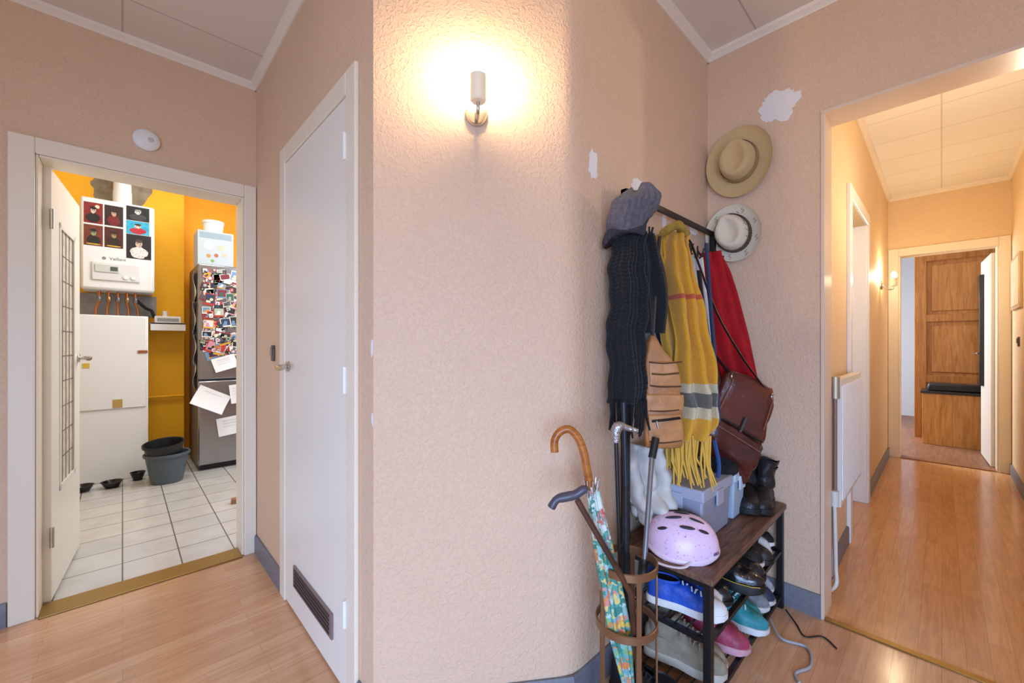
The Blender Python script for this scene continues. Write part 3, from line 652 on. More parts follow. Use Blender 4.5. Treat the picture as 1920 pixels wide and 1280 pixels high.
# tan leather bag: flat layers over one body
tan=M('tan_leather','#AB7443',.5,b=.45,bs=30,v=.22,vs=18)
tan2=M('tan_leather_light','#B67F4C',.5,b=.4,bs=32,v=.18,vs=22)
seam=M('dark_leather_seam','#4B2C1A',.7)
T=thing('leather_waist_bag','worn tan leather pouch with zipped pockets hanging on the rack','bag',W(.50,1.38,.86),wc=True)
def wr(mb): return mb.rough(.007,12,1)
def pouch(name,rows,depth,mat):
    mb=MB(); rings=[]
    N=44
    for i in range(N):
        t=i/(N-1); h,xl,xr,d=cr(rows,t); e=min(1,min(t,1-t)*9+.15)**.5; c=(xl+xr)/2; w=(xr-xl)/2; ring=[]
        for j in range(56):
            a=2*pi*j/56
            ring.append(W(c+w*math.copysign(abs(math.cos(a))**.4,math.cos(a)),d+depth*e*math.copysign(abs(math.sin(a))**.5,math.sin(a)),h))
        rings.append(ring)
    return wr(mb.loft(rings)).obj(name,mat,T,ang=78)
pouch('pouch_body',[(1.21,.474,.490,1.40),(1.17,.458,.508,1.395),(1.10,.452,.552,1.39),(.98,.450,.575,1.388),(.88,.448,.577,1.386),(.832,.456,.568,1.386)],.018,tan)
pouch('upper_pocket',[(1.125,.462,.545,1.374),(1.08,.460,.560,1.373),(1.035,.460,.565,1.373)],.006,tan2)
pouch('pouch_flap',[(1.012,.449,.576,1.371),(.985,.447,.579,1.369),(.960,.450,.576,1.370)],.006,tan2)
pouch('lower_pocket',[(.948,.457,.570,1.370),(.90,.456,.572,1.368),(.852,.459,.568,1.370)],.007,tan2)
def wtube(name,pts,r,mat): return wr(MB().tube(smoothpts(pts,16),r,8)).obj(name,mat,T)
wtube('zipper',[W(.466,1.359,.925),W(.515,1.358,.930),W(.563,1.359,.935)],.0045,black)
wtube('zip_pull',[W(.480,1.354,.926),W(.482,1.353,.915),W(.484,1.353,.902)],.003,nickel)
for h in (1.122,1.038,.962,.856): wtube('seam_piping',[W(.460,1.365,h),W(.51,1.364,h-.003),W(.563,1.365,h+.002)],.0022,seam)
wtube('upper_zipper',[W(.466,1.367,1.082),W(.51,1.366,1.079),W(.555,1.367,1.084)],.0035,M('brass_zip','#6E5430',.4,m=.5))
MB().tube(smoothpts([W(.48,1.40,1.19),W(.50,1.42,1.4),W(.52,1.44,1.56)],10),.007,8,flat=.4).obj('pouch_strap',M('dark_brown_strap','#3F2A20',.6),T)
ycl=cloth('mustard_scarf_wool',[(0,'#DCA42A'),(.13,'#D0C29C'),(.19,'#67655A'),(.284,'#D0C29C'),(.342,'#D99C20'),(.64,'#C45832'),(.654,'#D99C20')])
T=thing('wool_scarf','mustard yellow wool scarf with red, cream and grey stripes and fringe','scarf',W(.62,1.5,1.6),wc=True)
drape('scarf_length',[(1.60,.572,.65,1.53),(1.5,.572,.665,1.50),(1.3,.583,.695,1.48),(1.08,.600,.73,1.46),(.96,.594,.738,1.46),(.84,.565,.708,1.46)],ycl,T,nx=80,waves=2.6,amp=.024,thick=.008,crumple=.035,edge=.006)
fringe('fringe',(.845,.566,.706,1.46),.17,M('mustard_yarn','#D9AE48',.9),T,28,.0036,dx=.012,tw=.024)
T=thing('wool_scarf','cream and mustard scarf end with fringe hanging behind','scarf',W(.57,1.53,1.6),wc=True)
drape('scarf_length',[(1.60,.555,.60,1.56),(1.3,.555,.62,1.54),(1.05,.575,.66,1.52),(.85,.56,.64,1.50)],cloth('olive_scarf_wool',[(0,'#E4D8B4'),(.12,'#C9982F')]),T,waves=2,amp=.012,thick=.008,ph=1)
fringe('fringe',(.85,.56,.64,1.50),.13,MC['mustard_yarn'],T,12,.0034)
MB().tube(smoothpts([W(.560,1.52,1.585),W(.580,1.50,1.608),(W(.61,1.50,1.615)),W(.635,1.52,1.60),W(.655,1.53,1.58)],16),[.010,.013,.016,.017,.018,.018,.018,.017,.017,.016,.016,.015,.014,.013,.012,.009],12).rough(.012,30).obj('folded_top',M('mustard_fold','#9A7C2E',.9,b=.4,bs=80,v=.25,vs=30),T)
drape('scarf',[(1.60,.875,.96,1.86),(1.45,.885,1.01,1.85),(1.25,.905,1.055,1.83),(1.05,.94,1.10,1.82),(.90,.99,1.14,1.82)],M('crimson_wool','#A80D17',.95,v=.12,vs=20,b=.2,bs=80),None,waves=2.4,amp=.018,ph=.6,thick=.012,crumple=.02,label='crimson red wool scarf hanging at the end of the rack',cat='scarf',at=W(.95,1.86,1.6))
drape('shirt',[(1.56,.80,.84,1.80),(1.35,.81,.87,1.80),(1.1,.83,.89,1.80)],M('white_cotton','#DAD8D6',.9,v=.05),None,waves=2,amp=.01,label='white cotton shirt sleeve hanging by the red scarf',cat='shirt',at=W(.85,1.8,1.3))
for i,(x0,x1,hx_) in enumerate(((.70,.74,'#231A16'),(.77,.80,'#2B3550'),(.53,.55,'#1A1A1E'))):
    MB().tube(smoothpts([W(x0,1.62,1.58),W(x0+.005,1.60,1.35),W((x0+x1)/2,1.58,1.1),W(x1,1.58,.88)],20),.008,8,flat=.35).obj('hanging_strap',M('hs'+hx_,hx_,.7),label=('dark brown leather strap','navy webbing strap','black nylon strap')[i]+' dangling from a rack hook',cat='strap',at=W(x0,1.6,1.58))
# brown satchel: one wrinkle field shared by body, flap and pocket
lea=M('oxblood_brown_leather','#4E201B',.32,b=.6,bs=18,v=.35,vs=11,coat=.2)
T=thing('shoulder_bag','oxblood leather shoulder bag hanging by its long strap','bag',W(.95,1.72,.68),wc=True)
th=.42
def bagp(lx,ly,lz): # bag hangs at an angle and sags at the low corner
    sag=-.040*(lx/.1)*max(0,-lz/.15)
    return W(.945+lx*math.cos(th)+lz*math.sin(th),1.72+ly,.865-lx*math.sin(th)+lz*math.cos(th)+sag)
def bagring(lz,xc,w,dc,dp,n=52):
    return [bagp(xc+w*math.copysign(abs(math.cos(a))**.5,math.cos(a)),dc+dp*math.copysign(abs(math.sin(a))**.65,math.sin(a)),lz) for a in [2*pi*j/n for j in range(n)]]
def interp(rows,n): return [cr(rows,i/(n-1)) for i in range(n)]
def bw_(mb): return mb.rough(.014,10,1).rough(.004,34,2)
q=MB(); q.loft([bagring(*r) for r in interp([(.18,-.01,.092,0,.007),(.16,-.01,.102,0,.014),(.08,-.005,.110,0,.028),(-.04,.0,.118,0,.042),(-.13,0,.124,0,.050),(-.18,0,.118,0,.038),(-.197,0,.092,0,.016)],40)]); bw_(q).obj('bag_body',lea,T,ang=80)
q=MB(); q.loft([bagring(*r) for r in interp([(.184,-.01,.094,-.003,.012),(.155,-.009,.106,-.006,.020),(.06,-.004,.115,-.008,.034),(-.02,-.001,.121,-.008,.045),(-.035,0,.116,-.012,.040)],22)]); bw_(q).obj('bag_flap',M('oxblood_flap','#5E2A22',.3,b=.6,bs=18,v=.3,coat=.25),T,ang=80)
q=MB(); q.loft([bagring(*r) for r in interp([(-.045,0,.092,-.048,.008),(-.06,0,.100,-.050,.013),(-.13,0,.102,-.052,.013),(-.165,0,.088,-.042,.006)],18)]); bw_(q).obj('front_pocket',lea,T,ang=80)
q=MB().tube(smoothpts([bagp(-.10,-.054,-.036),bagp(0,-.060,-.038),bagp(.10,-.054,-.036)],10),.0045,8); bw_(q).obj('flap_edge_piping',M('dark_zip','#1E1512',.5),T)
for pts in ([(-.095,-.036,.14),(-.10,-.048,0)],[(.085,-.036,.14),(.095,-.048,0)],[(-.09,-.064,-.07),(.09,-.064,-.07)]):
    q=MB().tube([bagp(*p) for p in pts],.002,8); bw_(q).obj('bag_stitching',M('bag_stitch','#8A5A44',.6),T)
q=MB().tube([bagp(0,-.054,.01),bagp(0,-.062,-.05)],.010,10,flat=.4); bw_(q).obj('clasp_tab',M('dark_leather_strap','#2E1914',.5),T)
MB().tube(smoothpts([bagp(-.10,0,.16),W(.80,1.69,1.2),W(.745,1.68,1.4),W(.70,1.66,1.56),W(.72,1.66,1.60),(W(.765,1.67,1.5)),W(.845,1.68,1.3),W(.955,1.69,1.12),bagp(.085,0,.15)],44),.011,8,flat=.35).obj('shoulder_strap',M('dark_leather_strap','#2E1914',.5),T)
MB().torus(bagp(-.10,-.02,.155),.012,.003,16,6,'y').obj('buckle',nickel,T)
MB().torus(bagp(.085,-.02,.145),.012,.003,16,6,'y').obj('buckle',nickel,T)
drape('tote_bag',[(.80,.44,.57,1.53),(.70,.42,.59,1.50),(.60,.44,.60,1.50),(.53,.47,.59,1.50)],M('white_canvas','#D2CFC8',.9,v=.06),None,waves=3,amp=.022,thick=.02,crumple=.07,ph=1.3,edge=.004,label='crumpled white canvas tote bag hanging above the bench',cat='bag',at=W(.52,1.52,.53))
MB().tube(smoothpts([W(.80,1.62,.80),W(.81,1.60,.7),W(.78,1.58,.6),W(.79,1.60,.50)],14),.008,8,flat=.3).obj('webbing_strap',M('blue_webbing','#2B4C86',.7),label='blue webbing strap dangling onto the bench',cat='strap',at=W(.8,1.6,.5))
q=MB().ell(W(.86,1.72,.67),.08,.07,.05,24,12).rough(.03,16); q.obj('woollen_hat',M('black_wool','#16171B',.95,b=.5,bs=90),label='crumpled black woollen hat lying on the boxes',cat='hat',at=W(.86,1.72,.66))

# ------------------------------------------------------------ hats
def hat(label,loc,hx,band,a=.165,b=.14,ch=.105,spin=0.0,mark=False,ca=.098,cb=.078,dn_=.5):
    fr=frame(loc,(0,math.sin(spin),math.cos(spin)),(0,math.cos(spin),-math.sin(spin)),(-1,0,0))
    T=thing('hat',label,'hat',mtx=fr)
    m=M('felt'+hx,hx,.85,b=.15,bs=120,sheen=.2,v=.04,vs=12)
    n=48
    def ring(ra,rb,z,curl=0,pinch=0,dent=0):
        o=[]
        for j in range(n):
            an=2*pi*j/n; c,s=math.cos(an),math.sin(an)
            zz=z+curl*(s*s)*1.0
            k=1-pinch*dn_*2*max(0,c)**3*abs(s)*1.6
            o.append(Vector((ra*c,rb*s*k,zz)))
        return o
    q=MB(); q.loft([ring(ca*1.02,cb*1.02,.012),ring(a*.8,b*.8,.014,.006),ring(a*.97,b*.97,.018,.012),ring(a,b,.022,.014),ring(a,b,.027,.014),ring(a*.97,b*.97,.023,.012),ring(a*.8,b*.8,.019,.006),ring(ca*1.02,cb*1.02,.017)],cap=False)
    q.obj('brim',m,T,ang=80)
    q=MB(); q.loft([ring(ca*1.03,cb*1.03,.012),ring(ca,cb,.02),ring(ca*.97,cb*.96,.045,0,.1),ring(ca*.93,cb*.9,.075,0,.35),ring(ca*.87,cb*.8,ch-.008,0,.5),ring(ca*.78,cb*.68,ch,0,.5),ring(ca*.66,cb*.5,ch-.004,0,.4),ring(ca*.5,cb*.3,ch-.014,0,.2),ring(ca*.3,cb*.14,ch-.018),ring(ca*.05,cb*.03,ch-.018)])
    q.obj('crown',m,T,ang=80)
    bt=.052 if mark else .046
    q=MB(); q.loft([ring(ca*1.05,cb*1.05,.018),ring(ca*1.02,cb*1.02,bt,0,.1),ring(ca*1.0,cb*1.0,bt,0,.1),ring(ca*1.02,cb*1.02,.018)],cap=False,closed=True); q.obj('hat_band',spots('band'+band,band,'#C9BDA4' if mark else band,90,.18,.7),T,ang=80)
    if mark:
        ink=M('black_marker_ink','#1A1A1E',.7)
        for k in range(8):
            an=.5+k*.72; x=a*.84*math.cos(an); y=b*.84*math.sin(an); z=.0225+.007*math.sin(an)**2
            q=MB(); q.tube([(x-.012,y+.008,z),(x-.004,y-.006,z),(x+.006,y+.006,z),(x+.012,y-.008,z)],.0009,5)
            q.obj('ink_doodle',ink,T)
        for k in range(5):
            x=-.055+k*.027; yy=-cb*.93*math.sqrt(max(.1,1-(x/ca)**2))
            q=MB(); q.tube([(x,yy-.001,.056),(x+.009,yy+.002,.078),(x+.016,yy-.001,.06),(x+.022,yy+.003,.074)],.0011,5); q.obj('ink_doodle',ink,T)
    return T
hat('tan straw fedora hung on the wall, crown outwards',(2.178,.675,2.06),'#CDB07C','#A98B5A',.168,.146,.105,ca=.096,cb=.082,dn_=.35)
hat('cream hat with brown patterned band and black doodles below the fedora',(2.178,.70,1.72),'#E2D6BC','#55402E',.14,.125,.10,.3,True,.092,.076)

# ------------------------------------------------------------ umbrella stand
ux,uy=W(.335,1.20,0).x,W(.335,1.20,0).y
bronze=M('bronze_metal','#8A6647',.4,m=.5)
T=thing('umbrella_stand','round bronze metal umbrella stand with hoops and bars','umbrella stand',(ux,uy,0))
for z in (.54,.37,.02):
    MB().loft([[ (r*math.cos(2*pi*j/40),r*math.sin(2*pi*j/40),zz) for j in range(40)] for r,zz in ((.086,z-.012),(.089,z-.01),(.089,z+.01),(.086,z+.012),(.083,z+.01),(.083,z-.01))],False,0,True).obj('hoop',bronze,T)
for i in range(5):
    a=-2.2+i*2*pi/5
    q=MB(); c,s=math.cos(a),math.sin(a); w=.007
    rings=[[(c*.083-s*w,s*.083+c*w,z),(c*.087-s*w,s*.087+c*w,z),(c*.087+s*w,s*.087-c*w,z),(c*.083+s*w,s*.083-c*w,z)] for z in (.01,.545)]
    q.loft(rings).obj('upright_bar',bronze,T,smooth=False)
MB().lathe([(.001,0),(.084,0),(.084,.012),(.001,.012)],n=36).obj('base_dish',bronze,T)
cane=wood('honey_cane_wood','#9A5620','#C07830',(1,1,3),.3,20)
T=thing('umbrella','closed floral umbrella with curved honey wood handle in the stand','umbrella',W(.36,1.17,.03),wc=True)
MB().tube(smoothpts([W(.224,1.17,.77),W(.213,1.17,.83),W(.205,1.17,.87),W(.19,1.17,.91),W(.165,1.17,.936),W(.138,1.17,.93),W(.122,1.17,.905),W(.122,1.17,.872)],30),.0115,14).obj('crook_handle',cane,T)
MB().cyl(W(.226,1.17,.775),W(.236,1.17,.735),.0125,.0125,16).obj('metal_collar',nickel,T)
flo=blotch('tropical_floral_print',['#4F9E90','#3B9080','#D9B84E','#6FAAB4','#B0CFC6','#80B276','#D4854F','#3C8678','#5FA8A8','#D6C57A','#90BCB2','#D28A80'],60,dist=.05)
flo2=blotch('striped_floral_border',['#D2DCD4','#C2605E','#B5CFC6','#5FA59A','#A0C2BA','#D6D0C4','#C87C74','#4A9286'],60,dist=.05)
q=MB(); rings=[]
for i in range(34):
    tt=i/33; c=W(.232+.12*tt,1.17,.765-.66*tt); r=.016+.013*math.sin(min(1,tt*1.6)*pi/2) if tt<.6 else .029*(1-(tt-.6)/.4*.75)
    ring=[]
    for j in range(48):
        a=2*pi*j/48; k=r*(1+.2*math.cos(8*a+5*tt)+.06*math.sin(3*a+9*tt)); ring.append(c+Vector((k*math.cos(a),k*math.sin(a),0)))
    rings.append(ring)
q.loft(rings[:8]).obj('canopy_border',flo2,T,ang=80)
q=MB(); q.loft(rings[7:]).obj('folded_canopy',flo,T,ang=80)
for i in range(8):
    a=2*pi*i/8; c=W(.228,1.17,.765); 
    MB().cyl(c+Vector((.015*math.cos(a),.015*math.sin(a),-.02)),c+Vector((.021*math.cos(a),.021*math.sin(a),.03)),.002,n=6).obj('rib_tip',nickel,T)
T=thing('walking_cane','dark brown walking cane with grey derby handle in the stand','walking cane',W(.38,1.15,.02),wc=True)
MB().tube([W(.178,1.115,.755),W(.325,1.12,.50),W(.385,1.17,.03)],.0085,12).obj('shaft',wood('dark_cane','#3A2218','#5A3726',(3,3,3),.35),T)
MB().tube(smoothpts([W(.107,1.115,.735),W(.122,1.115,.757),W(.147,1.115,.764),W(.172,1.115,.770),W(.195,1.115,.784),W(.205,1.115,.782)],20),[.011,.012,.011,.011,.011,.012,.013,.013,.013,.013,.013,.012,.012,.012,.012,.012,.011,.011,.010,.008],12).obj('derby_handle',M('slate_grey_resin','#4C4A57',.35),T)
T=thing('walking_stick','slim black walking stick with silver duck-head handle in the stand','walking cane',W(.34,1.25,.02),wc=True)
MB().tube([W(.318,1.25,.885),W(.345,1.25,.03)],.0065,12).obj('shaft',blackp,T)
MB().tube(smoothpts([W(.318,1.25,.88),W(.318,1.25,.915),W(.33,1.25,.93),W(.35,1.25,.925),W(.385,1.25,.915)],16),[.011,.013,.014,.015,.016,.017,.017,.016,.015,.013,.011,.01,.009,.008,.007,.006],12).obj('silver_handle',M('engraved_silver','#B9B9BC',.3,m=.9,b=.4,bs=150),T)
T=thing('umbrella','slim closed black umbrella standing in the umbrella stand','umbrella',W(.35,1.27,.02),wc=True)
MB().lathe([(.004,0),(.007,.05),(.012,.15),(.012,.4),(.009,.68),(.006,.72),(.001,.721)],W(.352,1.265,.03),20).obj('folded_canopy',M('black_nylon','#15161A',.6,b=.3,bs=60),T)
MB().cyl(W(.352,1.265,.74),W(.345,1.265,1.0),.0065).obj('handle_stem',M('dark_steel_blue','#2C3440',.35,m=.4),T)
T=thing('trekking_pole','grey aluminium walking pole with black tip in the stand','pole',W(.36,1.15,.02),wc=True)
MB().tube([W(.455,1.33,.815),W(.385,1.20,.50)],[.008,.0075],12).obj('pole_upper',M('grey_aluminium','#8A8C92',.35,m=.7),T)
MB().tube([W(.385,1.20,.50),W(.33,1.16,.03)],.006,12).obj('pole_lower',blackp,T)
MB().tube([W(.392,1.215,.54),W(.378,1.19,.475)],.014,14).obj('locking_collar',M('black_rubber','#18181B',.5),T)
MB().tube([W(.455,1.33,.81),W(.475,1.35,.87)],.012,12).obj('pole_grip',M('black_rubber','#18181B',.5),T)

# ------------------------------------------------------------ items on bench
def sbox(name,label,x0,x1,y0,y1,z0,h,body,lid,bandy=None):
    T=thing(name,label,'storage box',((x0+x1)/2,(y0+y1)/2,z0),wc=True)
    i=.008
    q=MB(); q.add([(x0+i,y0+i,z0),(x1-i,y0+i,z0),(x1-i,y1-i,z0),(x0+i,y1-i,z0),(x0,y0,z0+h*.8),(x1,y0,z0+h*.8),(x1,y1,z0+h*.8),(x0,y1,z0+h*.8)],[(0,3,2,1),(4,5,6,7),(0,1,5,4),(1,2,6,5),(2,3,7,6),(3,0,4,7)])
    q.obj('box_body',body,T,bevel=.008)
    MB().box(x0-.006,x1+.006,y0-.006,y1+.006,z0+h*.78,z0+h).obj('box_lid',lid,T,bevel=.006)
    MB().box((x0+x1)/2-.03,(x0+x1)/2+.03,y0-.012,y0-.004,z0+h*.6,z0+h*.88).obj('clip',lid,T,bevel=.002)
    MB().box(x0-.012,x0-.004,(y0+y1)/2-.03,(y0+y1)/2+.03,z0+h*.6,z0+h*.88).obj('clip',lid,T,bevel=.002)
sbox('storage_box','blue-grey plastic storage box on the shoe bench',1.48,1.76,.58,.775,.462,.20,M('blue_grey_plastic','#8F97A8',.4),M('blue_grey_lid','#A4AABB',.4))
sbox('storage_box','small pale blue-grey lidded box beside the boots',1.80,1.93,.58,.775,.462,.20,M('pale_blue_box','#A5B8C8',.5),M('pale_blue_lid','#BCD0DE',.5))
# helmet
T=thing('bicycle_helmet','pale pink child bicycle helmet with floral print on the bench','helmet',(1.40,.620,.462),(0,0,math.radians(-62)),scale=.92)
hm=spots('pink_floral_helmet','#E8CBE8','#CF6FB0',62,.18,.3,.03)
q=MB(); rings=[]
n=48
for i in range(14):
    tt=i/13; ph=tt*pi/2
    ring=[]
    for j in range(n):
        a=2*pi*j/n; rr=math.cos(ph)**.85 if i<13 else .03
        ring.append(Vector((.128*rr*math.cos(a),.096*rr*math.sin(a),.02+.125*math.sin(ph)+.012*math.cos(2*a)*(1-tt))))
    rings.append(ring)
q.loft(rings).obj('helmet_shell',hm,T,ang=80)
MB().loft([[ (k*.128*math.cos(2*pi*j/n),k*.096*math.sin(2*pi*j/n),z+.012*math.cos(4*pi*j/n)) for j in range(n)] for k,z in ((1.0,.006),(1.02,.012),(1.02,.022),(1.0,.026),(.9,.02),(.88,.008))],False,0,True).obj('helmet_rim',M('pale_pink_rim','#EAD2E4',.35),T,ang=80)
for (x,y,rx) in ((.05,.026,.036),(.05,-.026,.036),(-.03,.03,.038),(-.03,-.03,.038),(.088,0,.02),(.015,.062,.034),(.015,-.062,.034),(-.07,.054,.024),(-.07,-.054,.024),(0,0,.036),(.07,-.05,.026),(.07,.05,.026)):
    rr=min(.98,math.sqrt((x/.128)**2+(y/.096)**2)); ph=math.acos(rr**(1/.85)); z=.02+.125*math.sin(ph)
    nz=Vector((x/.128**2,y/.096**2,(z-.02)/.125**2)).normalized(); tx=(Vector((1,0,0))-nz*nz.x).normalized(); ty=nz.cross(tx)
    MB().ell((0,0,0),rx*.8,.006,.004,16,6).xf(frame(Vector((x,y,z)),tx,ty,nz)).obj('air_vent',M('dark_vent','#2A2330',.6),T)
MB().tube(smoothpts([(.03,-.085,.02),(0,-.12,.004),(-.06,-.125,.003),(-.13,-.09,.004)],14),.006,8,flat=.3).obj('chin_strap',M('white_strap','#E4DDE2',.7),T)
text('ABUS',.014,frame((.112,-.05,.034),(.62,.76,0),(-.13,.11,.985),(.76,-.62,.17)),M('helmet_ink','#5A4A6A',.5),T,'brand_lettering')

# ------------------------------------------------------------ shoes
def lerp(tab,t):
    for (a,x),(b,y) in zip(tab,tab[1:]):
        if t<=b: 
            f=(t-a)/(b-a); f=f*f*(3-2*f)*.5+f*.5; return x+(y-x)*f
    return tab[-1][1]
def shoe(name,label,cat,loc,rz,up,sole,group,L=.27,Wd=.098,Hh=.085,shaft=0,sh=.022,laces=None,cap=None,heel=0,tilt=0,roll=0,rough=.5,coat=0,stitch=None,cuff=None,lean=0):
    T=thing(name,label,cat,loc,(tilt,roll,rz),group)
    wt=[(0,.38),(.06,.68),(.2,.74),(.42,.72),(.68,1),(.86,.9),(.96,.6),(1,.22)]
    ht=[(0,.80),(.06,1),(.3,1),(.45,.95),(.62,.72),(.78,.58),(.92,.46),(1,.25)]
    um=M('upper'+up+str(rough),up,rough,coat=coat,b=.3,bs=50,v=.22,vs=25); sm=M('sole'+sole,sole,.6,v=.1,vs=40)
    N=24; q=MB(); rings=[]
    for i in range(N+1):
        t=i/N; w=Wd/2*lerp(wt,t)*1.05; x=L*t; lift=.012*max(0,(t-.8)/.2)**2
        rings.append([(x,-w,lift),(x,w,lift),(x,w*1.02,sh),(x,w*.97,sh+.003),(x,-w*.97,sh+.003),(x,-w*1.02,sh)])
    q.loft(rings).obj('sole',sm,T,ang=50)
    q=MB(); rings=[]
    for i in range(N+1):
        t=i/N; w=Wd/2*lerp(wt,t)*.98; h=Hh*lerp(ht,t); x=.004+(L-.01)*t; ring=[]
        top=1.0 if not(.05<t<.42) else .9
        for j in range(17):
            a=pi*j/16; s=math.sin(a)
            ring.append((x,w*math.cos(a)*(1-.18*s),sh+min(h*s**.62,h*top)))
        rings.append(ring)
    q.loft(rings).rough(.004,30,loc[0]*9).obj('upper',um,T,ang=70)
    cx=.235*L; rx=.175*L; ry=Wd*.27
    dk=M('dark_shoe_inside','#101012',.9)  # near-black disc paints the shade inside the shoe opening
    if shaft:
        rx=.185*L; ry=Wd*.36
        q=MB(); prof=[(1.06,0),(1.0,.2),(1.0,.45),(1.1,.8),(1.16,1)]
        n=28; rs=[[Vector((cx+(rx*k)*math.cos(2*pi*j/n)-.01*f,ry*1.1*k*math.sin(2*pi*j/n)+lean*f*f,sh+Hh*.75+(shaft-sh-Hh*.75)*f)) for j in range(n)] for k,f in interp(prof,10)]
        rs.append([Vector((cx-.01+rx*1.02*math.cos(2*pi*j/n),lean+ry*1.1*math.sin(2*pi*j/n),shaft+.001)) for j in range(n)])
        rs.append([Vector((cx-.01+rx*.95*math.cos(2*pi*j/n),lean+ry*1.0*math.sin(2*pi*j/n),shaft-.04)) for j in range(n)])
        q.loft(rs).rough(.014 if lean else .006,22,loc[0]*10).obj('boot_shaft',um,T,ang=70)
        MB().lathe([(1,0),(1,.002)],(cx-.01,lean,shaft-.03),24,0,rx*.95,ry*1.0).obj('shaft_opening',dk,T)
    else:
        MB().lathe([(1,0),(1,.002)],(cx,0,sh+Hh*.905),24,0,rx,ry).obj('shoe_opening',dk,T)
        MB().loft([[ (cx+rx*k*math.cos(2*pi*j/28),ry*k*math.sin(2*pi*j/28),sh+Hh*zz) for j in range(28)] for k,zz in ((1.12,.88),(1.14,.95),(1.05,1.0),(.97,.95),(1.0,.88))],False,0,True).obj('collar',M('collar'+(cuff or up),cuff or up,.6),T,ang=60)
    if laces:
        lm=M('lace'+laces,laces,.8)
        for i in range(5):
            t=.46+.055*i; h=sh+Hh*lerp(ht,t)+.001; w=Wd*.17*lerp(wt,t)
            s=1 if i%2 else -1
            MB().tube([(L*(t-.012*s),-w,h-.006),(L*t,0,h+.002),(L*(t+.012*s),w,h-.006)],.0028,6).obj('lace',lm,T)
        if shaft:
            for i in range(3):
                z=sh+Hh+(shaft-sh-Hh)*(i+.5)/3.2; xx=cx+rx*1.04
                MB().tube([(xx-.006,-.02,z),(xx+.003,0,z+.003),(xx-.006,.02,z)],.0028,6).obj('lace',lm,T)
    if cap:
        q=MB(); rings=[]
        for i in range(8):
            t=.85+.15*i/7; w=Wd/2*lerp(wt,t)*1.03; h=Hh*lerp(ht,t)*1.08; x=.006+(L-.01)*t
            rings.append([(x,w*math.cos(pi*j/16)*(1-.18*math.sin(pi*j/16)),sh+h*math.sin(pi*j/16)**.62) for j in range(17)])
        q.loft(rings).obj('toe_cap',M('cap'+cap,cap,.5),T,ang=70)
    if stitch:
        q=MB(); pts=[]
        for i in range(3,N): 
            t=i/N; pts.append((L*t,-Wd/2*lerp(wt,t)*1.08,sh+.004))
        q.tube(pts,.0016,6); q.obj('welt_stitching',M('st'+stitch,stitch,.6),T)
    return T
dn=-pi/2
g1='shoes on the middle rack'; g2='shoes on the bottom rack'; g3='boots on the bench'
shoe('boot','black leather boot slouching on the bench','boot',(2.11,.73,.462),pi+.3,'#141417','#0D0D0F',g3,L=.24,Wd=.115,shaft=.25,Hh=.08,rough=.4,lean=-.02)
shoe('boot','black leather boot with chunky sole on the bench','boot',(2.11,.635,.462),pi+.35,'#17171A','#0D0D0F',g3,L=.24,Wd=.115,shaft=.25,Hh=.08,sh=.03,rough=.4,lean=.02)
shoe('boot','low black leather boot at the bench edge','boot',(2.14,.555,.462),pi+.12,'#1B1A1C','#0D0D0F',g3,L=.22,Wd=.10,shaft=.20,Hh=.075,sh=.028,rough=.5,lean=.015)
shoe('sneaker','blue canvas sneaker with white sole and laces','shoe',(1.375,.735,.268),dn+.28,'#1B50BC','#E3E3E0',g1,L=.26,Wd=.088,laces='#F2F2F0',sh=.022,Hh=.068,cap='#E3E3E0')
shoe('sneaker','blue canvas sneaker with white sole and laces','shoe',(1.46,.775,.268),dn+.16,'#1B50BC','#E3E3E0',g1,L=.26,Wd=.088,laces='#F2F2F0',sh=.022,Hh=.068,tilt=.1,cap='#E3E3E0')
shoe('leather_shoe','black leather lace-up shoe on the rack','shoe',(1.56,.755,.268),dn-.14,'#15161A','#0C0C0E',g1,L=.26,Wd=.088,laces='#15151A',rough=.3,coat=.4)
shoe('leather_boot','black leather ankle boot with yellow welt stitching','boot',(1.655,.725,.268),dn+.14,'#14161B','#0F0F12',g1,L=.285,Wd=.094,shaft=.155,Hh=.085,sh=.03,laces='#111114',rough=.3,coat=.5,stitch='#C9A93C',lean=.01)
shoe('leather_boot','black leather ankle boot with yellow welt stitching','boot',(1.76,.745,.268),dn+.03,'#14161B','#0F0F12',g1,L=.285,Wd=.094,shaft=.155,Hh=.085,sh=.03,laces='#C9A93C',rough=.3,coat=.5,stitch='#C9A93C',lean=-.01)
shoe('sneaker','black canvas shoe with white sole on the rack','shoe',(1.86,.755,.268),dn+.12,'#17171B','#CFCFCC',g1,L=.26,Wd=.086,laces='#E4E4E0')
shoe('leather_shoe','scuffed dark brown shoe on the rack','shoe',(1.945,.735,.268),dn-.03,'#2A211D','#141112',g1,L=.26,Wd=.086,laces='#3A2E28',rough=.5)
shoe('sneaker','black and white canvas slip-on on the rack','shoe',(2.03,.765,.268),dn-.04,'#1B1B1F','#D2D2CE',g1,L=.26,Wd=.086,cap='#D9D9D6')
shoe('sneaker','black canvas slip-on leaning at the end of the rack','shoe',(2.10,.765,.268),dn+.04,'#17171B','#E2E2DE',g1,L=.25,Wd=.086,tilt=-.15)
shoe('boot','beige suede ankle boot with grey sole','boot',(1.385,.75,.068),dn+.24,'#8F8571','#B9B2A2',g2,L=.27,Wd=.092,shaft=.15,Hh=.085,sh=.026,laces='#A89D86',rough=.9,lean=.012)
shoe('boot','beige suede ankle boot with grey sole','boot',(1.485,.77,.068),dn-.02,'#8F8571','#B9B2A2',g2,L=.27,Wd=.092,shaft=.15,Hh=.085,sh=.026,laces='#A89D86',rough=.9,lean=-.012)
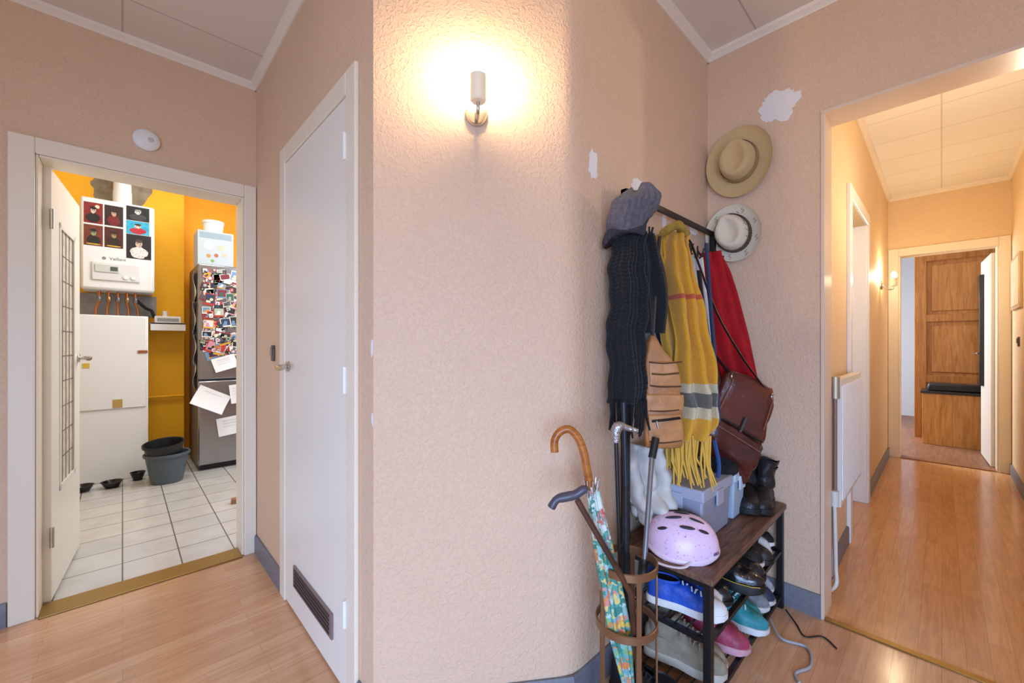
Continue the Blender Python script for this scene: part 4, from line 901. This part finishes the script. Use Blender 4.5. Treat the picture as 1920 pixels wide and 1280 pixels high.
shoe('sneaker','raspberry pink sneaker on the bottom rack','shoe',(1.58,.725,.068),dn+.2,'#A23A54','#C9959F',g2,L=.26,Wd=.086,laces='#D88A9C')
shoe('sneaker','raspberry pink sneaker on the bottom rack','shoe',(1.67,.765,.068),dn-.05,'#A23A54','#C9959F',g2,L=.25,Wd=.086,laces='#D88A9C')
shoe('sneaker','teal sneaker with white sole on the bottom rack','shoe',(1.755,.71,.068),dn+.14,'#2A8D94','#D2D6D6',g2,L=.26,Wd=.086,laces='#DDEDED')
shoe('sneaker','teal sneaker with white sole on the bottom rack','shoe',(1.845,.745,.068),dn-.06,'#2A8D94','#D2D6D6',g2,L=.26,Wd=.086,laces='#DDEDED')
shoe('sneaker','grey and white sports shoe on the bottom rack','shoe',(1.93,.75,.068),dn+.04,'#7D8389','#D2D6D6',g2,L=.26,Wd=.086,laces='#EDEDED')
shoe('sneaker','dark blue running shoe on the bottom rack','shoe',(2.015,.735,.068),dn-.05,'#26344E','#C2C6C6',g2,L=.25,Wd=.086,laces='#9AA4B4')
shoe('sneaker','pale grey running shoe at the end of the bottom rack','shoe',(2.10,.765,.068),dn,'#A9AEB4','#D2D6D6',g2,L=.25,Wd=.086,laces='#EDEDED')
shoe('leather_shoe','black strappy shoe on the floor behind the umbrella stand','shoe',(1.23,.79,0),dn+.1,'#131317','#0C0C0E','shoes on the floor',L=.27,laces='#2A2A30',rough=.4)
shoe('leather_shoe','scuffed black shoe on the floor beside the rack','shoe',(1.27,.66,0),dn-.2,'#19181B','#0C0C0E','shoes on the floor',L=.25,Wd=.085,laces='#2A2A30',rough=.5)
MB().tube(smoothpts([(1.98,.50,.02),(1.90,.44,.01),(1.92,.36,.006),(1.82,.33,.006),(1.74,.36,.006),(1.70,.34,.006)],40),.005,8).obj('cable',M('grey_cable','#A9ACB2',.5),label='light grey cable curling on the laminate floor',cat='cable',at=(1.9,.4,.006))
MB().tube(smoothpts([(2.1,.47,.02),(2.05,.42,.004),(1.99,.38,.004),(2.04,.33,.004),(2.0,.28,.004)],30),.003,8).obj('cable',M('black_cable','#1A1A1C',.5),label='thin black cable lying on the laminate floor',cat='cable',at=(2.0,.35,.004))

# ------------------------------------------------------------ lights
def area(name,loc,target,sx,sy,pw,col,spread=None):
    l=bpy.data.lights.new(name,'AREA'); l.shape='RECTANGLE'; l.size=sx; l.size_y=sy; l.energy=pw; l.color=col
    if spread: l.spread=spread
    o=bpy.data.objects.new(name,l); COL.objects.link(o); o.location=loc
    o.rotation_euler=(Vector(target)-Vector(loc)).to_track_quat('-Z','Y').to_euler(); return o
area('window_daylight',(-1.8,-1.4,.9),(1.0,.9,-.3),2.4,1.3,62,(.40,.60,1.0),math.radians(105))
area('kitchen_window_daylight',(1.6,3.7,2.1),(-.2,4.7,1.0),1.2,1.4,42,(.95,.97,1))
area('kitchen_fill_light',(.2,4.0,3.05),(.2,4.1,0),.8,.8,20,(1,.97,.92))  # added fill from above to brighten the kitchen, no fixture modelled
area('bedroom_window_daylight',(7.2,1.8,1.6),(7.0,-.3,.9),1.4,1.4,100,(.88,.93,1))
w=bpy.data.worlds.new('world'); S.world=w; w.use_nodes=True
w.node_tree.nodes['Background'].inputs[0].default_value=(.88,.90,1,1); w.node_tree.nodes['Background'].inputs[1].default_value=.42
S.view_settings.view_transform='Standard'; S.view_settings.exposure=0
# ------------------------------------------------------------ camera
cd=bpy.data.cameras.new('camera'); cam=bpy.data.objects.new('camera',cd); COL.objects.link(cam)
cd.sensor_width=36; cd.lens=767/1920*36; cd.shift_y=5/1920; cd.clip_start=.02
cam.location=(0,0,1.18); cam.rotation_euler=(pi/2,0,-math.asin(.6896))
S.camera=cam
